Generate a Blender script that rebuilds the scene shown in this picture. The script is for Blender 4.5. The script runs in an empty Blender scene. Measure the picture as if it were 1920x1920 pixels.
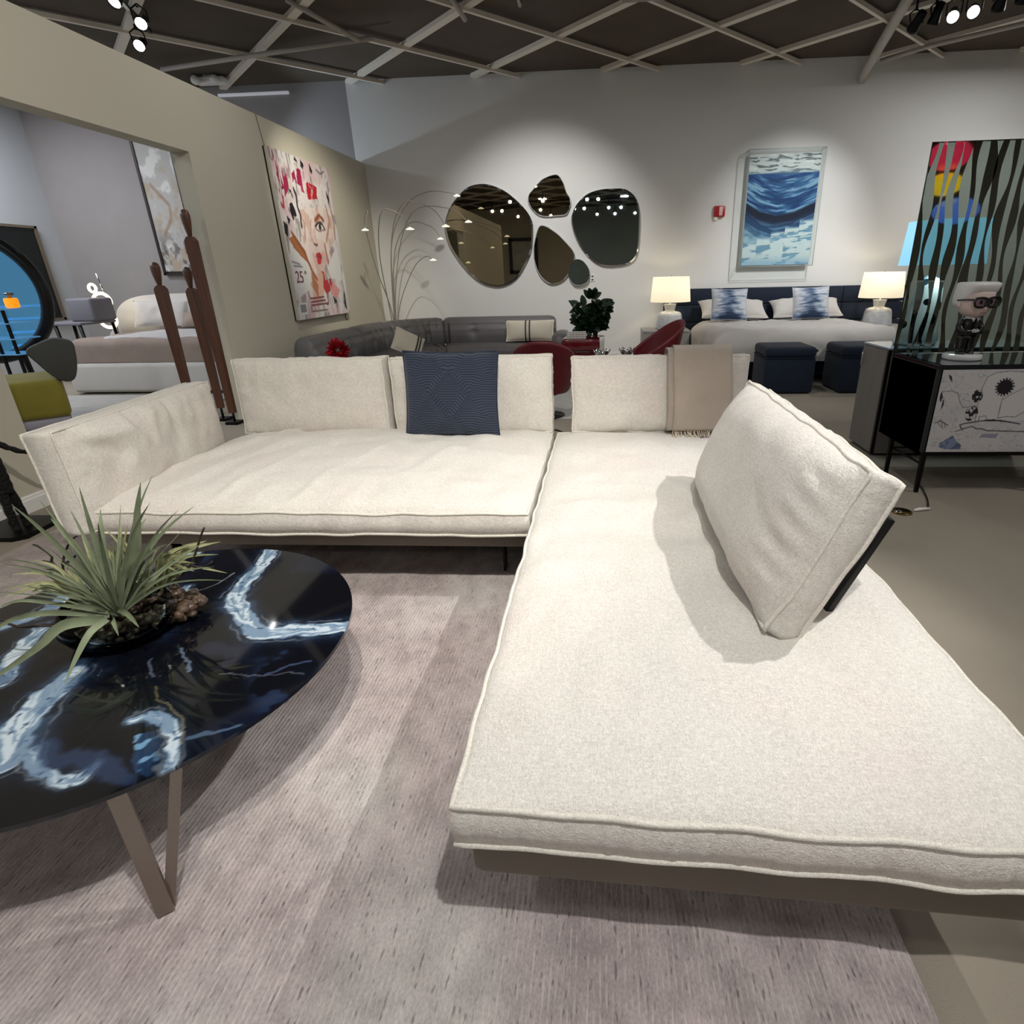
import bpy, bmesh, math, random
import numpy as np
from mathutils import Vector, Matrix, noise
random.seed(7)
SC = bpy.context.scene
COL = SC.collection
PI = math.pi
# ---------------------------------------------------------------- helpers
OFF = {}
def srgb(r, g, b):
    f = lambda c: (c/12.92 if c <= .04045 else ((c+.055)/1.055)**2.4)
    return (f(r/255), f(g/255), f(b/255))
def tag(o, label=None, cat=None, group=None, kind=None):
    if label: o['label'] = label
    if cat: o['category'] = cat
    if group: o['group'] = group
    if kind: o['kind'] = kind
    return o
def thing(name, label, cat, loc=(0, 0, 0), rotz=0, group=None, local=False):
    o = bpy.data.objects.new(name, None); COL.objects.link(o)
    o.empty_display_size = .05
    o.location = loc; o.rotation_euler = (0, 0, rotz)
    OFF[o.name] = Vector((0, 0, 0)) if local else Vector(loc)
    return tag(o, label, cat, group)
def obj(name, geo, mat, parent=None, smooth=True, label=None):
    vs, fs = geo[0], geo[1]
    off = OFF.get(parent.name, Vector((0, 0, 0))) if parent else None
    if parent is None:
        lo = [min(v[i] for v in vs) for i in range(3)]; hi = [max(v[i] for v in vs) for i in range(3)]
        off = Vector(((lo[0]+hi[0])/2, (lo[1]+hi[1])/2, lo[2]))
    me = bpy.data.meshes.new(name)
    me.from_pydata([(v[0]-off[0], v[1]-off[1], v[2]-off[2]) for v in vs], [], fs)
    me.validate(); me.update()
    if smooth: me.polygons.foreach_set('use_smooth', [True]*len(me.polygons))
    me.materials.append(mat)
    o = bpy.data.objects.new(name, me); COL.objects.link(o)
    if parent is not None:
        o.parent = parent; OFF[o.name] = off
    else:
        o.location = off
    if smooth == 'auto':
        try:
            me.set_sharp_from_angle(angle=math.radians(38))
        except Exception: pass
    if label: o['label'] = label
    return o
def structure(name, geo, mat, smooth=False, label=None):
    o = obj(name, geo, mat, None, smooth); o['kind'] = 'structure'
    if label: o['label'] = label
    return o
def dup(root, loc, rotz=0, label=None, group=None, scale=None):
    r = root.copy(); COL.objects.link(r); r.location = loc; r.rotation_euler = (0, 0, rotz)
    OFF[r.name] = Vector((0, 0, 0))
    if label: r['label'] = label
    if group: r['group'] = group
    if scale: r.scale = scale
    for ch in list(root.children):
        c = ch.copy(); COL.objects.link(c); c.parent = r
        for g in list(ch.children):
            d = g.copy(); COL.objects.link(d); d.parent = c
    return r
# geometry = (verts, faces)
def merge(*gs):
    V, F = [], []
    for g in gs:
        b = len(V); V += [tuple(v) for v in g[0]]; F += [tuple(i+b for i in f) for f in g[1]]
    return V, F
def xf(geo, m):
    return [tuple(m @ Vector(v)) for v in geo[0]], geo[1]
def T(x, y, z): return Matrix.Translation((x, y, z))
def RZ(a): return Matrix.Rotation(a, 4, 'Z')
def RX(a): return Matrix.Rotation(a, 4, 'X')
def RY(a): return Matrix.Rotation(a, 4, 'Y')
def box(x0, y0, z0, x1, y1, z1, bev=0, seg=2):
    bm = bmesh.new(); bmesh.ops.create_cube(bm, size=1)
    for v in bm.verts:
        v.co = Vector(((x0+x1)/2+v.co.x*(x1-x0), (y0+y1)/2+v.co.y*(y1-y0), (z0+z1)/2+v.co.z*(z1-z0)))
    if bev > 0:
        bmesh.ops.bevel(bm, geom=bm.edges[:], offset=bev, segments=seg, profile=.5, affect='EDGES')
    bm.verts.index_update()
    g = ([tuple(v.co) for v in bm.verts], [tuple(v.index for v in f.verts) for f in bm.faces]); bm.free()
    return g
def hexa(p):  # 8 points: bottom 4 ccw, top 4 ccw
    return [tuple(q) for q in p], [(3, 2, 1, 0), (4, 5, 6, 7), (0, 1, 5, 4), (1, 2, 6, 5), (2, 3, 7, 6), (3, 0, 4, 7)]
def frame_of(d):
    d = d.normalized(); u = Vector((0, 0, 1)) if abs(d.z) < .95 else Vector((1, 0, 0))
    a = d.cross(u).normalized(); b = d.cross(a).normalized(); return a, b
def tube(pts, r, n=8, closed=False, caps=True):
    pts = [Vector(p) for p in pts]; V, F = [], []
    N = len(pts); a0 = None
    for i, p in enumerate(pts):
        if closed: d = pts[(i+1) % N]-pts[i-1]
        else: d = pts[min(i+1, N-1)]-pts[max(i-1, 0)]
        if d.length < 1e-9: d = Vector((0, 0, 1))
        d.normalize()
        if a0 is None: a, b = frame_of(d)
        else:
            a = a0-d*a0.dot(d)
            if a.length < 1e-6: a, b = frame_of(d)
            a.normalize(); b = d.cross(a).normalized()
        a0 = a
        rr = r[i] if isinstance(r, (list, tuple)) else r
        for k in range(n):
            t = 2*PI*k/n; V.append(tuple(p+a*(rr*math.cos(t))+b*(rr*math.sin(t))))
    M = N if closed else N-1
    for i in range(M):
        j = (i+1) % N
        for k in range(n):
            F.append((i*n+k, i*n+(k+1) % n, j*n+(k+1) % n, j*n+k))
    if caps and not closed:
        F.append(tuple(range(n-1, -1, -1))); F.append(tuple((N-1)*n+k for k in range(n)))
    return V, F
def lathe(prof, n=32, c=(0, 0, 0), sx=1, sy=1):
    V, F = [], []
    for (r, z) in prof:
        for k in range(n):
            t = 2*PI*k/n; V.append((c[0]+r*sx*math.cos(t), c[1]+r*sy*math.sin(t), c[2]+z))
    m = len(prof)
    for i in range(m-1):
        for k in range(n):
            F.append((i*n+k, i*n+(k+1) % n, (i+1)*n+(k+1) % n, (i+1)*n+k))
    F.append(tuple(range(n-1, -1, -1))); F.append(tuple((m-1)*n+k for k in range(n)))
    return V, F
def prism(poly, lo, hi, axis='y'):
    """polygon (2-D) extruded: axis y -> poly in xz; axis z -> poly in xy; axis x -> poly in yz"""
    def P(p, h):
        return (p[0], h, p[1]) if axis == 'y' else ((p[0], p[1], h) if axis == 'z' else (h, p[0], p[1]))
    n = len(poly)
    V = [P(p, lo) for p in poly]+[P(p, hi) for p in poly]
    F = [tuple(range(n-1, -1, -1)), tuple(range(n, 2*n))]+[(i, (i+1) % n, n+(i+1) % n, n+i) for i in range(n)]
    return V, F
def grid(nx, ny, fn):
    V = [tuple(fn(i/(nx-1), j/(ny-1))) for j in range(ny) for i in range(nx)]
    F = [(j*nx+i, j*nx+i+1, (j+1)*nx+i+1, (j+1)*nx+i) for j in range(ny-1) for i in range(nx-1)]
    return V, F
def smoothpoly(pts, per=6):
    """closed Catmull-Rom through 2-D points"""
    n = len(pts); out = []
    for i in range(n):
        p0, p1, p2, p3 = [np.array(pts[(i+k-1) % n], float) for k in range(4)]
        for s in range(per):
            t = s/per
            out.append(tuple(.5*((2*p1)+(-p0+p2)*t+(2*p0-5*p1+4*p2-p3)*t*t+(-p0+3*p1-3*p2+p3)*t**3)))
    return out
def spline(pts, per=8):
    pts = [Vector(p) for p in pts]; out = []
    n = len(pts)
    for i in range(n-1):
        p0, p1, p2, p3 = pts[max(i-1, 0)], pts[i], pts[i+1], pts[min(i+2, n-1)]
        for s in range(per):
            t = s/per
            out.append(.5*((2*p1)+(-p0+p2)*t+(2*p0-5*p1+4*p2-p3)*t*t+(-p0+3*p1-3*p2+p3)*t**3))
    out.append(pts[-1]); return out
def ns(x, y, z=0): return noise.noise(Vector((x, y, z)))
# ---------------------------------------------------------------- materials
def newmat(name):
    m = bpy.data.materials.new(name); m.use_nodes = True
    nt = m.node_tree; b = nt.nodes['Principled BSDF']; return m, nt, b
def mat(name, col, rough=.5, metal=0, spec=.5, bump=0, bscale=60, var=0, vscale=6, coat=0, trans=0, ior=1.45, emit=None, estr=0, sheen=0, stretch=None, bdist=.01):
    m, nt, b = newmat(name)
    c = srgb(*col)
    b.inputs['Base Color'].default_value = (*c, 1)
    b.inputs['Roughness'].default_value = rough; b.inputs['Metallic'].default_value = metal
    b.inputs['Specular IOR Level'].default_value = spec
    b.inputs['Coat Weight'].default_value = coat; b.inputs['Transmission Weight'].default_value = trans
    b.inputs['IOR'].default_value = ior; b.inputs['Sheen Weight'].default_value = sheen
    if emit:
        b.inputs['Emission Color'].default_value = (*srgb(*emit), 1); b.inputs['Emission Strength'].default_value = estr
    if var or bump:
        tc = nt.nodes.new('ShaderNodeTexCoord'); mp = nt.nodes.new('ShaderNodeMapping')
        nt.links.new(tc.outputs['Object'], mp.inputs['Vector'])
        if stretch: mp.inputs['Scale'].default_value = stretch
    if var:
        n = nt.nodes.new('ShaderNodeTexNoise'); n.inputs['Scale'].default_value = vscale; n.inputs['Detail'].default_value = 6
        nt.links.new(mp.outputs['Vector'], n.inputs['Vector'])
        r = nt.nodes.new('ShaderNodeValToRGB')
        r.color_ramp.elements[0].position = .25; r.color_ramp.elements[1].position = .75
        r.color_ramp.elements[0].color = (*[max(0, x*(1-var)) for x in c], 1)
        r.color_ramp.elements[1].color = (*[min(1, x*(1+var)) for x in c], 1)
        nt.links.new(n.outputs['Fac'], r.inputs['Fac']); nt.links.new(r.outputs['Color'], b.inputs['Base Color'])
    if bump:
        n2 = nt.nodes.new('ShaderNodeTexNoise'); n2.inputs['Scale'].default_value = bscale; n2.inputs['Detail'].default_value = 4
        nt.links.new(mp.outputs['Vector'], n2.inputs['Vector'])
        bp = nt.nodes.new('ShaderNodeBump'); bp.inputs['Strength'].default_value = bump; bp.inputs['Distance'].default_value = bdist
        nt.links.new(n2.outputs['Fac'], bp.inputs['Height']); nt.links.new(bp.outputs['Normal'], b.inputs['Normal'])
    return m
def glass(name, tint=(255, 255, 255), refl=.12, rough=.02, k=1.0):
    """thin clear pane: mostly transparent with a fresnel gloss"""
    m = bpy.data.materials.new(name); m.use_nodes = True; nt = m.node_tree; nt.nodes.clear()
    out = nt.nodes.new('ShaderNodeOutputMaterial'); mx = nt.nodes.new('ShaderNodeMixShader')
    tr = nt.nodes.new('ShaderNodeBsdfTransparent'); gl = nt.nodes.new('ShaderNodeBsdfGlossy')
    tr.inputs['Color'].default_value = (*srgb(*tint), 1); gl.inputs['Roughness'].default_value = rough
    fr = nt.nodes.new('ShaderNodeLayerWeight'); fr.inputs['Blend'].default_value = refl
    ml = nt.nodes.new('ShaderNodeMath'); ml.operation = 'MULTIPLY'; ml.inputs[1].default_value = k; nt.links.new(fr.outputs['Fresnel'], ml.inputs[0]); nt.links.new(ml.outputs[0], mx.inputs['Fac']); nt.links.new(tr.outputs[0], mx.inputs[1]); nt.links.new(gl.outputs[0], mx.inputs[2])
    nt.links.new(mx.outputs[0], out.inputs['Surface']); return m
def colmat(name, rough=.5, spec=.5, coat=0, metal=0, bump=0):
    m, nt, b = newmat(name)
    a = nt.nodes.new('ShaderNodeAttribute'); a.attribute_name = 'paint'
    nt.links.new(a.outputs['Color'], b.inputs['Base Color'])
    b.inputs['Roughness'].default_value = rough; b.inputs['Specular IOR Level'].default_value = spec
    b.inputs['Coat Weight'].default_value = coat
    if bump:
        bw = nt.nodes.new('ShaderNodeRGBToBW'); bp = nt.nodes.new('ShaderNodeBump'); bp.inputs['Strength'].default_value = bump; bp.inputs['Distance'].default_value = .02
        nt.links.new(a.outputs['Color'], bw.inputs[0]); nt.links.new(bw.outputs[0], bp.inputs['Height']); nt.links.new(bp.outputs['Normal'], b.inputs['Normal'])
    return m
# ---------------------------------------------------------------- painting in numpy (pattern colours per vertex)
def lin(c):
    c = np.clip(c, 0, 1); return np.where(c <= .04045, c/12.92, ((c+.055)/1.055)**2.4)
_rng = np.random.RandomState(5); _tab = _rng.rand(256, 256)
def vnoise(x, y):
    xi = np.floor(x).astype(int); yi = np.floor(y).astype(int); fx = x-xi; fy = y-yi
    fx = fx*fx*(3-2*fx); fy = fy*fy*(3-2*fy); g = lambda a, b: _tab[a % 256, b % 256]
    return (g(xi, yi)*(1-fx)+g(xi+1, yi)*fx)*(1-fy)+(g(xi, yi+1)*(1-fx)+g(xi+1, yi+1)*fx)*fy
def fbm(x, y, o=4):
    s = 0; a = .5; t = 0
    for i in range(o):
        s = s+a*vnoise(x*2**i+17*i, y*2**i+31*i); t += a; a *= .55
    return s/t
def dline(x, y, pts, close=False):
    """distance to a polyline and position along it 0..1"""
    P = [np.array(p, float) for p in pts]
    if close: P.append(P[0])
    best = np.full(x.shape, 1e9); al = np.zeros(x.shape); n = len(P)-1
    for i in range(n):
        a, b = P[i], P[i+1]; d = b-a; L = d@d+1e-12
        t = np.clip(((x-a[0])*d[0]+(y-a[1])*d[1])/L, 0, 1)
        q = np.hypot(x-a[0]-t*d[0], y-a[1]-t*d[1])
        m = q < best; best = np.where(m, q, best); al = np.where(m, (i+t)/n, al)
    return best, al
def inside(x, y, poly):
    r = np.zeros(x.shape, bool); n = len(poly)
    for i in range(n):
        (x0, y0), (x1, y1) = poly[i], poly[(i+1) % n]
        if y0 == y1: continue
        c = ((y0 > y) != (y1 > y)) & (x < (x1-x0)*(y-y0)/(y1-y0)+x0); r ^= c
    return r
def sst(a, b, v):
    t = np.clip((v-a)/(b-a), 0, 1); return t*t*(3-2*t)
def blend(img, m, c):
    c = np.array(c, float)/255; m = np.clip(m, 0, 1)[..., None]; return img*(1-m)+c*m
def stroke(img, x, y, pts, w, c, soft=.5, a=1):
    d, _ = dline(x, y, pts); return blend(img, a*(1-sst(w*(1-soft), w*(1+soft), d)), c)
def painted(name, geo, img, m, parent=None, smooth=True, label=None):
    o = obj(name, geo, m, parent, smooth, label)
    att = o.data.color_attributes.new('paint', 'FLOAT_COLOR', 'POINT')
    c = np.concatenate([lin(img.reshape(-1, 3)), np.ones((img.reshape(-1, 3).shape[0], 1))], 1)
    n = len(o.data.vertices); cc = np.tile(c[-1], (n, 1)); cc[:len(c)] = c
    att.data.foreach_set('color', cc.astype(np.float32).ravel()); return o
# ---------------------------------------------------------------- soft goods
def cushgeo(L, H, T, bulge=.05, nx=28, ny=20, pull=.03, seed=0, wr=.004, gather=0, back=None, disp=None, rnd=.05, wob=.004, prof_p=.6):  # wob: wavy seams
    """box cushion; local x width, z height (0..H), y thickness (front at -y). returns geo, front loop, back loop"""
    back = bulge if back is None else back
    V, F = [], []
    def outline(s, t):
        a = s*math.sqrt(1-rnd*t*t); b = t*math.sqrt(1-rnd*s*s)
        a *= 1-pull*(1-t*t)*s*s; b *= 1-pull*(1-s*s)*t*t
        return a*L/2+wob*s*s*ns(b*H*3.5+seed, seed, s), (b+1)*H/2+wob*t*t*ns(a*L*3.5, seed+4, t)
    def face(sign, bl):
        for j in range(ny):
            for i in range(nx):
                s = -1+2*i/(nx-1); t = -1+2*j/(ny-1)
                x, z = outline(s, t)
                prof = ((1-s**4)*(1-t**4))**prof_p
                e = min(1-abs(s), 1-abs(t)); fade = min(1, e*8)
                h = T/2+bl*prof
                h += (1-fade)*wob*ns(x*4, z*4, seed+9)
                h += fade*wr*(ns(x*5+seed, z*5, seed)*1.6+ns(x*11, z*11, seed+5)*.8)
                if gather:
                    gx = math.exp(-(1-abs(s))*L/.09)*min(1, (1-abs(s))*14); gz = math.exp(-(1-abs(t))*H/.09)*min(1, (1-abs(t))*14)
                    h += gather*(gx*ns(s*2, z*26, seed+2)+gz*ns(x*26, t*2, seed+3))
                if disp and sign < 0: h += disp(x, z)*fade
                V.append((x, sign*h, z))
    face(-1, bulge); nf = len(V); face(1, back)
    for j in range(ny-1):
        for i in range(nx-1):
            a = j*nx+i; F.append((a, a+1, a+1+nx, a+nx)); F.append((nf+a, nf+a+nx, nf+a+1+nx, nf+a+1))
    loop = [i for i in range(nx)]+[j*nx+nx-1 for j in range(1, ny)]+[(ny-1)*nx+i for i in range(nx-2, -1, -1)]+[j*nx for j in range(ny-2, 0, -1)]
    n = len(loop); c = Vector((0, 0, H/2)); mids = []
    for q, k in enumerate(loop):
        p = Vector(V[k]); r = Vector(V[nf+k]); m = (p+r)/2; d = (m-c); d.y = 0; d.normalize()
        mids.append(len(V)); V.append(tuple(m+d*(.012+max(.004, wob)*ns(q*.7, seed))))
    for q in range(n):
        a, b = loop[q], loop[(q+1) % n]; ma, mb = mids[q], mids[(q+1) % n]
        F.append((b, a, ma, mb)); F.append((mb, ma, nf+a, nf+b))
    return (V, F), [V[k] for k in loop], [V[nf+k] for k in loop]
def cushion(name, M, m, parent, L, H, T, pipe=.006, pmat=None, label=None, bothpipes=True, **kw):
    g, l1, l2 = cushgeo(L, H, T, **kw)
    o = obj(name, xf(g, M), m, parent, True, label)
    if pipe:
        ls = [l1, l2] if bothpipes else [l1]
        obj('piping', merge(*[tube([M @ Vector(p) for p in l], pipe, 6, closed=True) for l in ls]), pmat or m, o)
    return o
def pillowgeo(L, H, T, nx=24, ny=18, pull=.08, seed=0, wr=.006, flat=0):
    V, F = [], []
    for sg in (-1, 1):
        for j in range(ny):
            for i in range(nx):
                s = -1+2*i/(nx-1); t = -1+2*j/(ny-1)
                x = s*L/2*(1-pull*(1-t*t)*s*s); z = (t*(1-pull*(1-s*s)*t*t)+1)*H/2
                h = T/2*max(0, (1-s*s)*(1-t*t))**.45
                h += wr*min(1, 6*min(1-abs(s), 1-abs(t)))*ns(x*7+seed, z*7, seed*3.1)
                V.append((x, sg*h, z))
    nf = nx*ny
    for j in range(ny-1):
        for i in range(nx-1):
            a = j*nx+i; F.append((a, a+1, a+1+nx, a+nx)); F.append((nf+a, nf+a+nx, nf+a+1+nx, nf+a+1))
    loop = [i for i in range(nx)]+[j*nx+nx-1 for j in range(1, ny)]+[(ny-1)*nx+i for i in range(nx-2, -1, -1)]+[j*nx for j in range(ny-2, 0, -1)]
    for q in range(len(loop)):
        a, b = loop[q], loop[(q+1) % len(loop)]; F.append((b, a, nf+a, nf+b))
    return (V, F), [V[k] for k in loop]
def drapegeo(x0, y0, x1, y1, zt, zb, r, nx=60, ny=50, seed=0, wr=.012, flare=.03):
    """cloth over a slab: flat on top, rolling over the edges down to zb"""
    cx, cy = (x0+x1)/2, (y0+y1)/2; A, B = (x1-x0)/2-r, (y1-y0)/2-r
    ext = r*PI/2+max(0, zt-zb-r)
    def roll(d):
        if d <= 0: return 0, 0
        if d < r*PI/2: a = d/r; return r*math.sin(a), r*(1-math.cos(a))
        return r+flare*(d-r*PI/2), r+(d-r*PI/2)
    def fn(u, v):
        a = (2*u-1)*(A+ext); b = (2*v-1)*(B+ext)
        ox, dx = roll(abs(a)-A); oy, dy = roll(abs(b)-B)
        x = math.copysign(min(abs(a), A)+ox, a); y = math.copysign(min(abs(b), B)+oy, b)
        z = max(zt-math.sqrt(dx*dx+dy*dy) if (dx and dy) else zt-max(dx, dy), zb)
        w = wr*(ns(x*3+seed, y*3, z*2)+.6*ns(x*8, y*8, seed+z*3))
        side = min(1, max(dx, dy)/.15)
        x += side*w*1.2; y += side*w*1.2; z += (1-side)*w
        return cx+x, cy+y, z
    return grid(nx, ny, fn)
# ---------------------------------------------------------------- camera
def make_camera():
    f, px, py = 1057.4, 1060.9, 931.4
    yw, pt, rl = [math.radians(a) for a in (-4.07, 21.58, 1.36)]
    F = Vector((math.sin(yw)*math.cos(pt), math.cos(yw)*math.cos(pt), -math.sin(pt)))
    rt = Vector((math.cos(yw), -math.sin(yw), 0)); dn = F.cross(rt)
    R = rt*math.cos(rl)+dn*math.sin(rl); D = -rt*math.sin(rl)+dn*math.cos(rl)
    cam = bpy.data.cameras.new('camera'); o = bpy.data.objects.new('camera', cam); COL.objects.link(o)
    m = Matrix((R, -D, -F)).transposed().to_4x4(); m.translation = (0, 0, 1.45); o.matrix_world = m
    cam.sensor_width = 36; cam.lens = f/1920*36; cam.shift_x = -(px-960)/1920; cam.shift_y = (py-960)/1920
    cam.clip_start = .02; cam.clip_end = 100; SC.camera = o
make_camera()
SC.view_settings.view_transform = 'Standard'; SC.view_settings.look = 'None'
SC.view_settings.exposure = 0; SC.view_settings.gamma = 1
w = bpy.data.worlds.new('world'); SC.world = w; w.use_nodes = True
w.node_tree.nodes['Background'].inputs[0].default_value = (.8, .85, .95, 1); w.node_tree.nodes['Background'].inputs[1].default_value = .15
SC.cycles.max_bounces = 6; SC.cycles.diffuse_bounces = 3; SC.cycles.glossy_bounces = 4; SC.cycles.transparent_max_bounces = 10
SC.cycles.sample_clamp_indirect = 4
# ---------------------------------------------------------------- shared materials
def fabric(name, col, tint, scale=1.0, bump=.5, pink=.35):
    m, nt, b = newmat(name); L = nt.links; N = nt.nodes
    tc = N.new('ShaderNodeTexCoord')
    def noi(s, det, st=(1, 1, 1)):
        mp = N.new('ShaderNodeMapping'); mp.inputs['Scale'].default_value = st; L.new(tc.outputs['Object'], mp.inputs['Vector'])
        n = N.new('ShaderNodeTexNoise'); n.inputs['Scale'].default_value = s; n.inputs['Detail'].default_value = det; n.inputs['Roughness'].default_value = .65
        L.new(mp.outputs['Vector'], n.inputs['Vector']); return n
    slub = noi(150*scale, 2, (1, .4, 1)); cross = noi(150*scale, 2, (.35, 1.2, .35)); big = noi(2.2, 2); fine = noi(330*scale, 2, (1, .6, 1))
    c = srgb(*col); t = srgb(*tint)
    mix = N.new('ShaderNodeMixRGB'); mix.inputs[1].default_value = (*c, 1); mix.inputs[2].default_value = (*t, 1)
    rp = N.new('ShaderNodeMapRange'); rp.inputs[1].default_value = .45; rp.inputs[2].default_value = .75; rp.inputs[4].default_value = pink
    L.new(big.outputs['Fac'], rp.inputs[0]); L.new(rp.outputs[0], mix.inputs[0])
    ad = N.new('ShaderNodeMath'); ad.operation = 'ADD'; L.new(slub.outputs['Fac'], ad.inputs[0]); L.new(cross.outputs['Fac'], ad.inputs[1])
    mr = N.new('ShaderNodeMapRange'); mr.inputs[1].default_value = .65; mr.inputs[2].default_value = 1.35; mr.inputs[3].default_value = .84; mr.inputs[4].default_value = 1.07
    L.new(ad.outputs[0], mr.inputs[0])
    mu = N.new('ShaderNodeMixRGB'); mu.blend_type = 'MULTIPLY'; mu.inputs[0].default_value = 1
    L.new(mix.outputs[0], mu.inputs[1]); L.new(mr.outputs[0], mu.inputs[2]); L.new(mu.outputs[0], b.inputs['Base Color'])
    sp_ = N.new('ShaderNodeMapRange'); sp_.inputs[1].default_value = .35; sp_.inputs[2].default_value = .62; sp_.inputs[3].default_value = .84; sp_.inputs[4].default_value = 1.03; L.new(fine.outputs['Fac'], sp_.inputs[0])
    mu2 = N.new('ShaderNodeMixRGB'); mu2.blend_type = 'MULTIPLY'; mu2.inputs[0].default_value = 1; L.new(mu.outputs[0], mu2.inputs[1]); L.new(sp_.outputs[0], mu2.inputs[2]); L.new(mu2.outputs[0], b.inputs['Base Color'])
    a2 = N.new('ShaderNodeMath'); a2.operation = 'ADD'; L.new(ad.outputs[0], a2.inputs[0]); L.new(fine.outputs['Fac'], a2.inputs[1])
    bp = N.new('ShaderNodeBump'); bp.inputs['Strength'].default_value = bump; bp.inputs['Distance'].default_value = .006
    L.new(a2.outputs[0], bp.inputs['Height']); L.new(bp.outputs[0], b.inputs['Normal'])
    b.inputs['Roughness'].default_value = .95; b.inputs['Specular IOR Level'].default_value = .1; b.inputs['Sheen Weight'].default_value = .15
    return m
CREAM = fabric('cream_chenille', (236, 231, 223), (236, 219, 214))
PIPE = fabric('cream_piping', (236, 231, 220), (230, 220, 212), 1, .3)
TAUPE_FRAME = mat('taupe_leatherette', (112, 103, 92), .6, var=.08)
BLACKM = mat('black_metal', (18, 18, 19), .4, .6)
BLACKP = mat('black_lacquer', (14, 15, 16), .35)
CHROME = mat('chrome', (220, 222, 225), .08, 1)
GOLD = mat('brushed_bronze', (150, 142, 134), .3, 1, bump=.15, bscale=200, stretch=(1, 1, .05))
WHITE = mat('white_paint', (236, 235, 232), .5)
WHITEC = mat('white_ceramic', (225, 226, 228), .15, coat=.4)
NAVYV = mat('navy_velvet', (13, 27, 48), .8, bump=.2, bscale=200, var=.15, vscale=8, sheen=.08)
GREYL = mat('grey_leather', (98, 96, 97), .42, bump=.25, bscale=90, var=.06, spec=.45)
BURG = mat('burgundy_leather', (98, 20, 30), .45, var=.1, bump=.1, bscale=120)
WOOD = mat('dark_walnut', (92, 58, 42), .45, var=.3, vscale=9, stretch=(6, 6, .6), coat=.2)
EMIT_SPOT = mat('spot_lens', (255, 255, 255), .3, emit=(255, 252, 246), estr=32)
# ---------------------------------------------------------------- setting
CW = mat('cream_wall_paint', (203, 197, 181), .85, bump=.03, bscale=150)
WW = mat('white_wall_paint', (226, 226, 224), .85, bump=.03, bscale=150)
GW = mat('grey_wall_paint', (156, 153, 153), .85, bump=.05, bscale=60, var=.03, vscale=3)
FLOORM = mat('taupe_concrete_carpet', (150, 142, 129), .9, bump=.3, bscale=220, var=.12, vscale=1.1, spec=.2)
CEILM = mat('dark_ceiling', (84, 75, 65), .95, var=.15, vscale=1.5)
structure('floor', grid(2, 2, lambda u, v: (-10+19*u, -9+19.6*v, 0)), FLOORM)
structure('ceiling', ([(-10, -9, 4.36), (9, -9, 4.36), (9, 10.6, 4.36), (-10, 10.6, 4.36)], [(3, 2, 1, 0)]), CEILM)
structure('wall_back', box(-4.085, 10.46, 0, 9, 10.6, 4.36), WW)
structure('wall_back_left', box(-10, 10.46, 0, -4.085, 10.6, 4.36), GW)
structure('wall_left', merge(box(-4.125, -3.0, 0, -3.945, 3.52, 3.21), box(-4.125, 5.97, 0, -3.945, 10.46, 3.21), box(-4.125, 3.52, 2.61, -3.945, 5.97, 3.21)), CW)
structure('wall_far_left', box(-9.85, -9, 0, -9.69, 10.46, 4.36), mat('pale_blue_white_paint', (200, 206, 212), .85))
structure('wall_right', box(9, -9, 0, 9.15, 10.6, 4.36), CW)
structure('wall_rear', box(-10, -9.15, 0, 9, -9, 4.36), CW)
bp_ = [(0, 0), (.016, 0), (.016, .085), (.011, .095), (.011, .105), (.005, .115), (0, .115)]
structure('baseboard_left', merge(*[([(-3.945+p[0], y, p[1]) for y in (a, b) for p in bp_], prism(bp_, 0, 1)[1]) for a, b in ((-3, 3.52), (5.97, 10.46))]), WHITE)
structure('baseboard_back', box(-3.945, 10.444, 0, 9, 10.46, .11), WHITE)
# ceiling lattice of white bars: two diagonal families
BAR = mat('ceiling_bar_white', (226, 218, 205), .7)
k = 0
def clipbar(s, fam):
    pts = []
    for yy in np.linspace(-8.8, 10.44, 400):
        xx = s-yy if fam == 'A' else yy-s
        if -9.6 < xx < 8.9: pts.append((xx, yy))
    return pts[0], pts[-1]
for fam, ss, hw, z in (('A', [-9.8, -7.8, -5.8, -3.75, -1.7, .32, 2.33, 4.35, 6.42, 8.41, 10.42, 12.5, 14.5, 16.5], .05, 4.31), ('B', [-14.5, -12.4, -10.4, -8.3, -6.3, -4.2, -2.2, -.2, 1.6, 3.5, 5.45, 7.5, 9.6, 11.75, 13.9], .022, 4.28)):
    for s in ss:
        (xa, ya), (xb, yb) = clipbar(s, fam)
        d = Vector((xb-xa, yb-ya, 0)).normalized(); n = Vector((-d.y, d.x, 0))*hw
        a = Vector((xa, ya, z)); b = Vector((xb, yb, z)); h = Vector((0, 0, .05))
        k += 1
        structure('trim_%d' % k, hexa([a-n, b-n, b+n, a+n, a-n+h, b-n+h, b+n+h, a+n+h]), BAR)
DUCT = mat('grey_pipe_paint', (176, 170, 162), .55)
g = tube([(3.86, 10.43, 4.06), (3.80, 10.2, 4.09), (3.5, 8.55, 4.25), (3.3, 7.5, 4.33)], .062, 14)
tag(obj('sprinkler_pipe', g, DUCT), 'thick grey pipe slanting down into the white wall top', 'pipe')
g = tube([(3.93, 10.02, 4.17), (4.4, 9.6, 4.2), (5.4, 8.9, 4.22), (8, 7.0, 4.25)], .03, 8)
tag(obj('conduit_pipe', g, DUCT), 'thin grey conduit running right from the thick slanting pipe', 'pipe')
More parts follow.
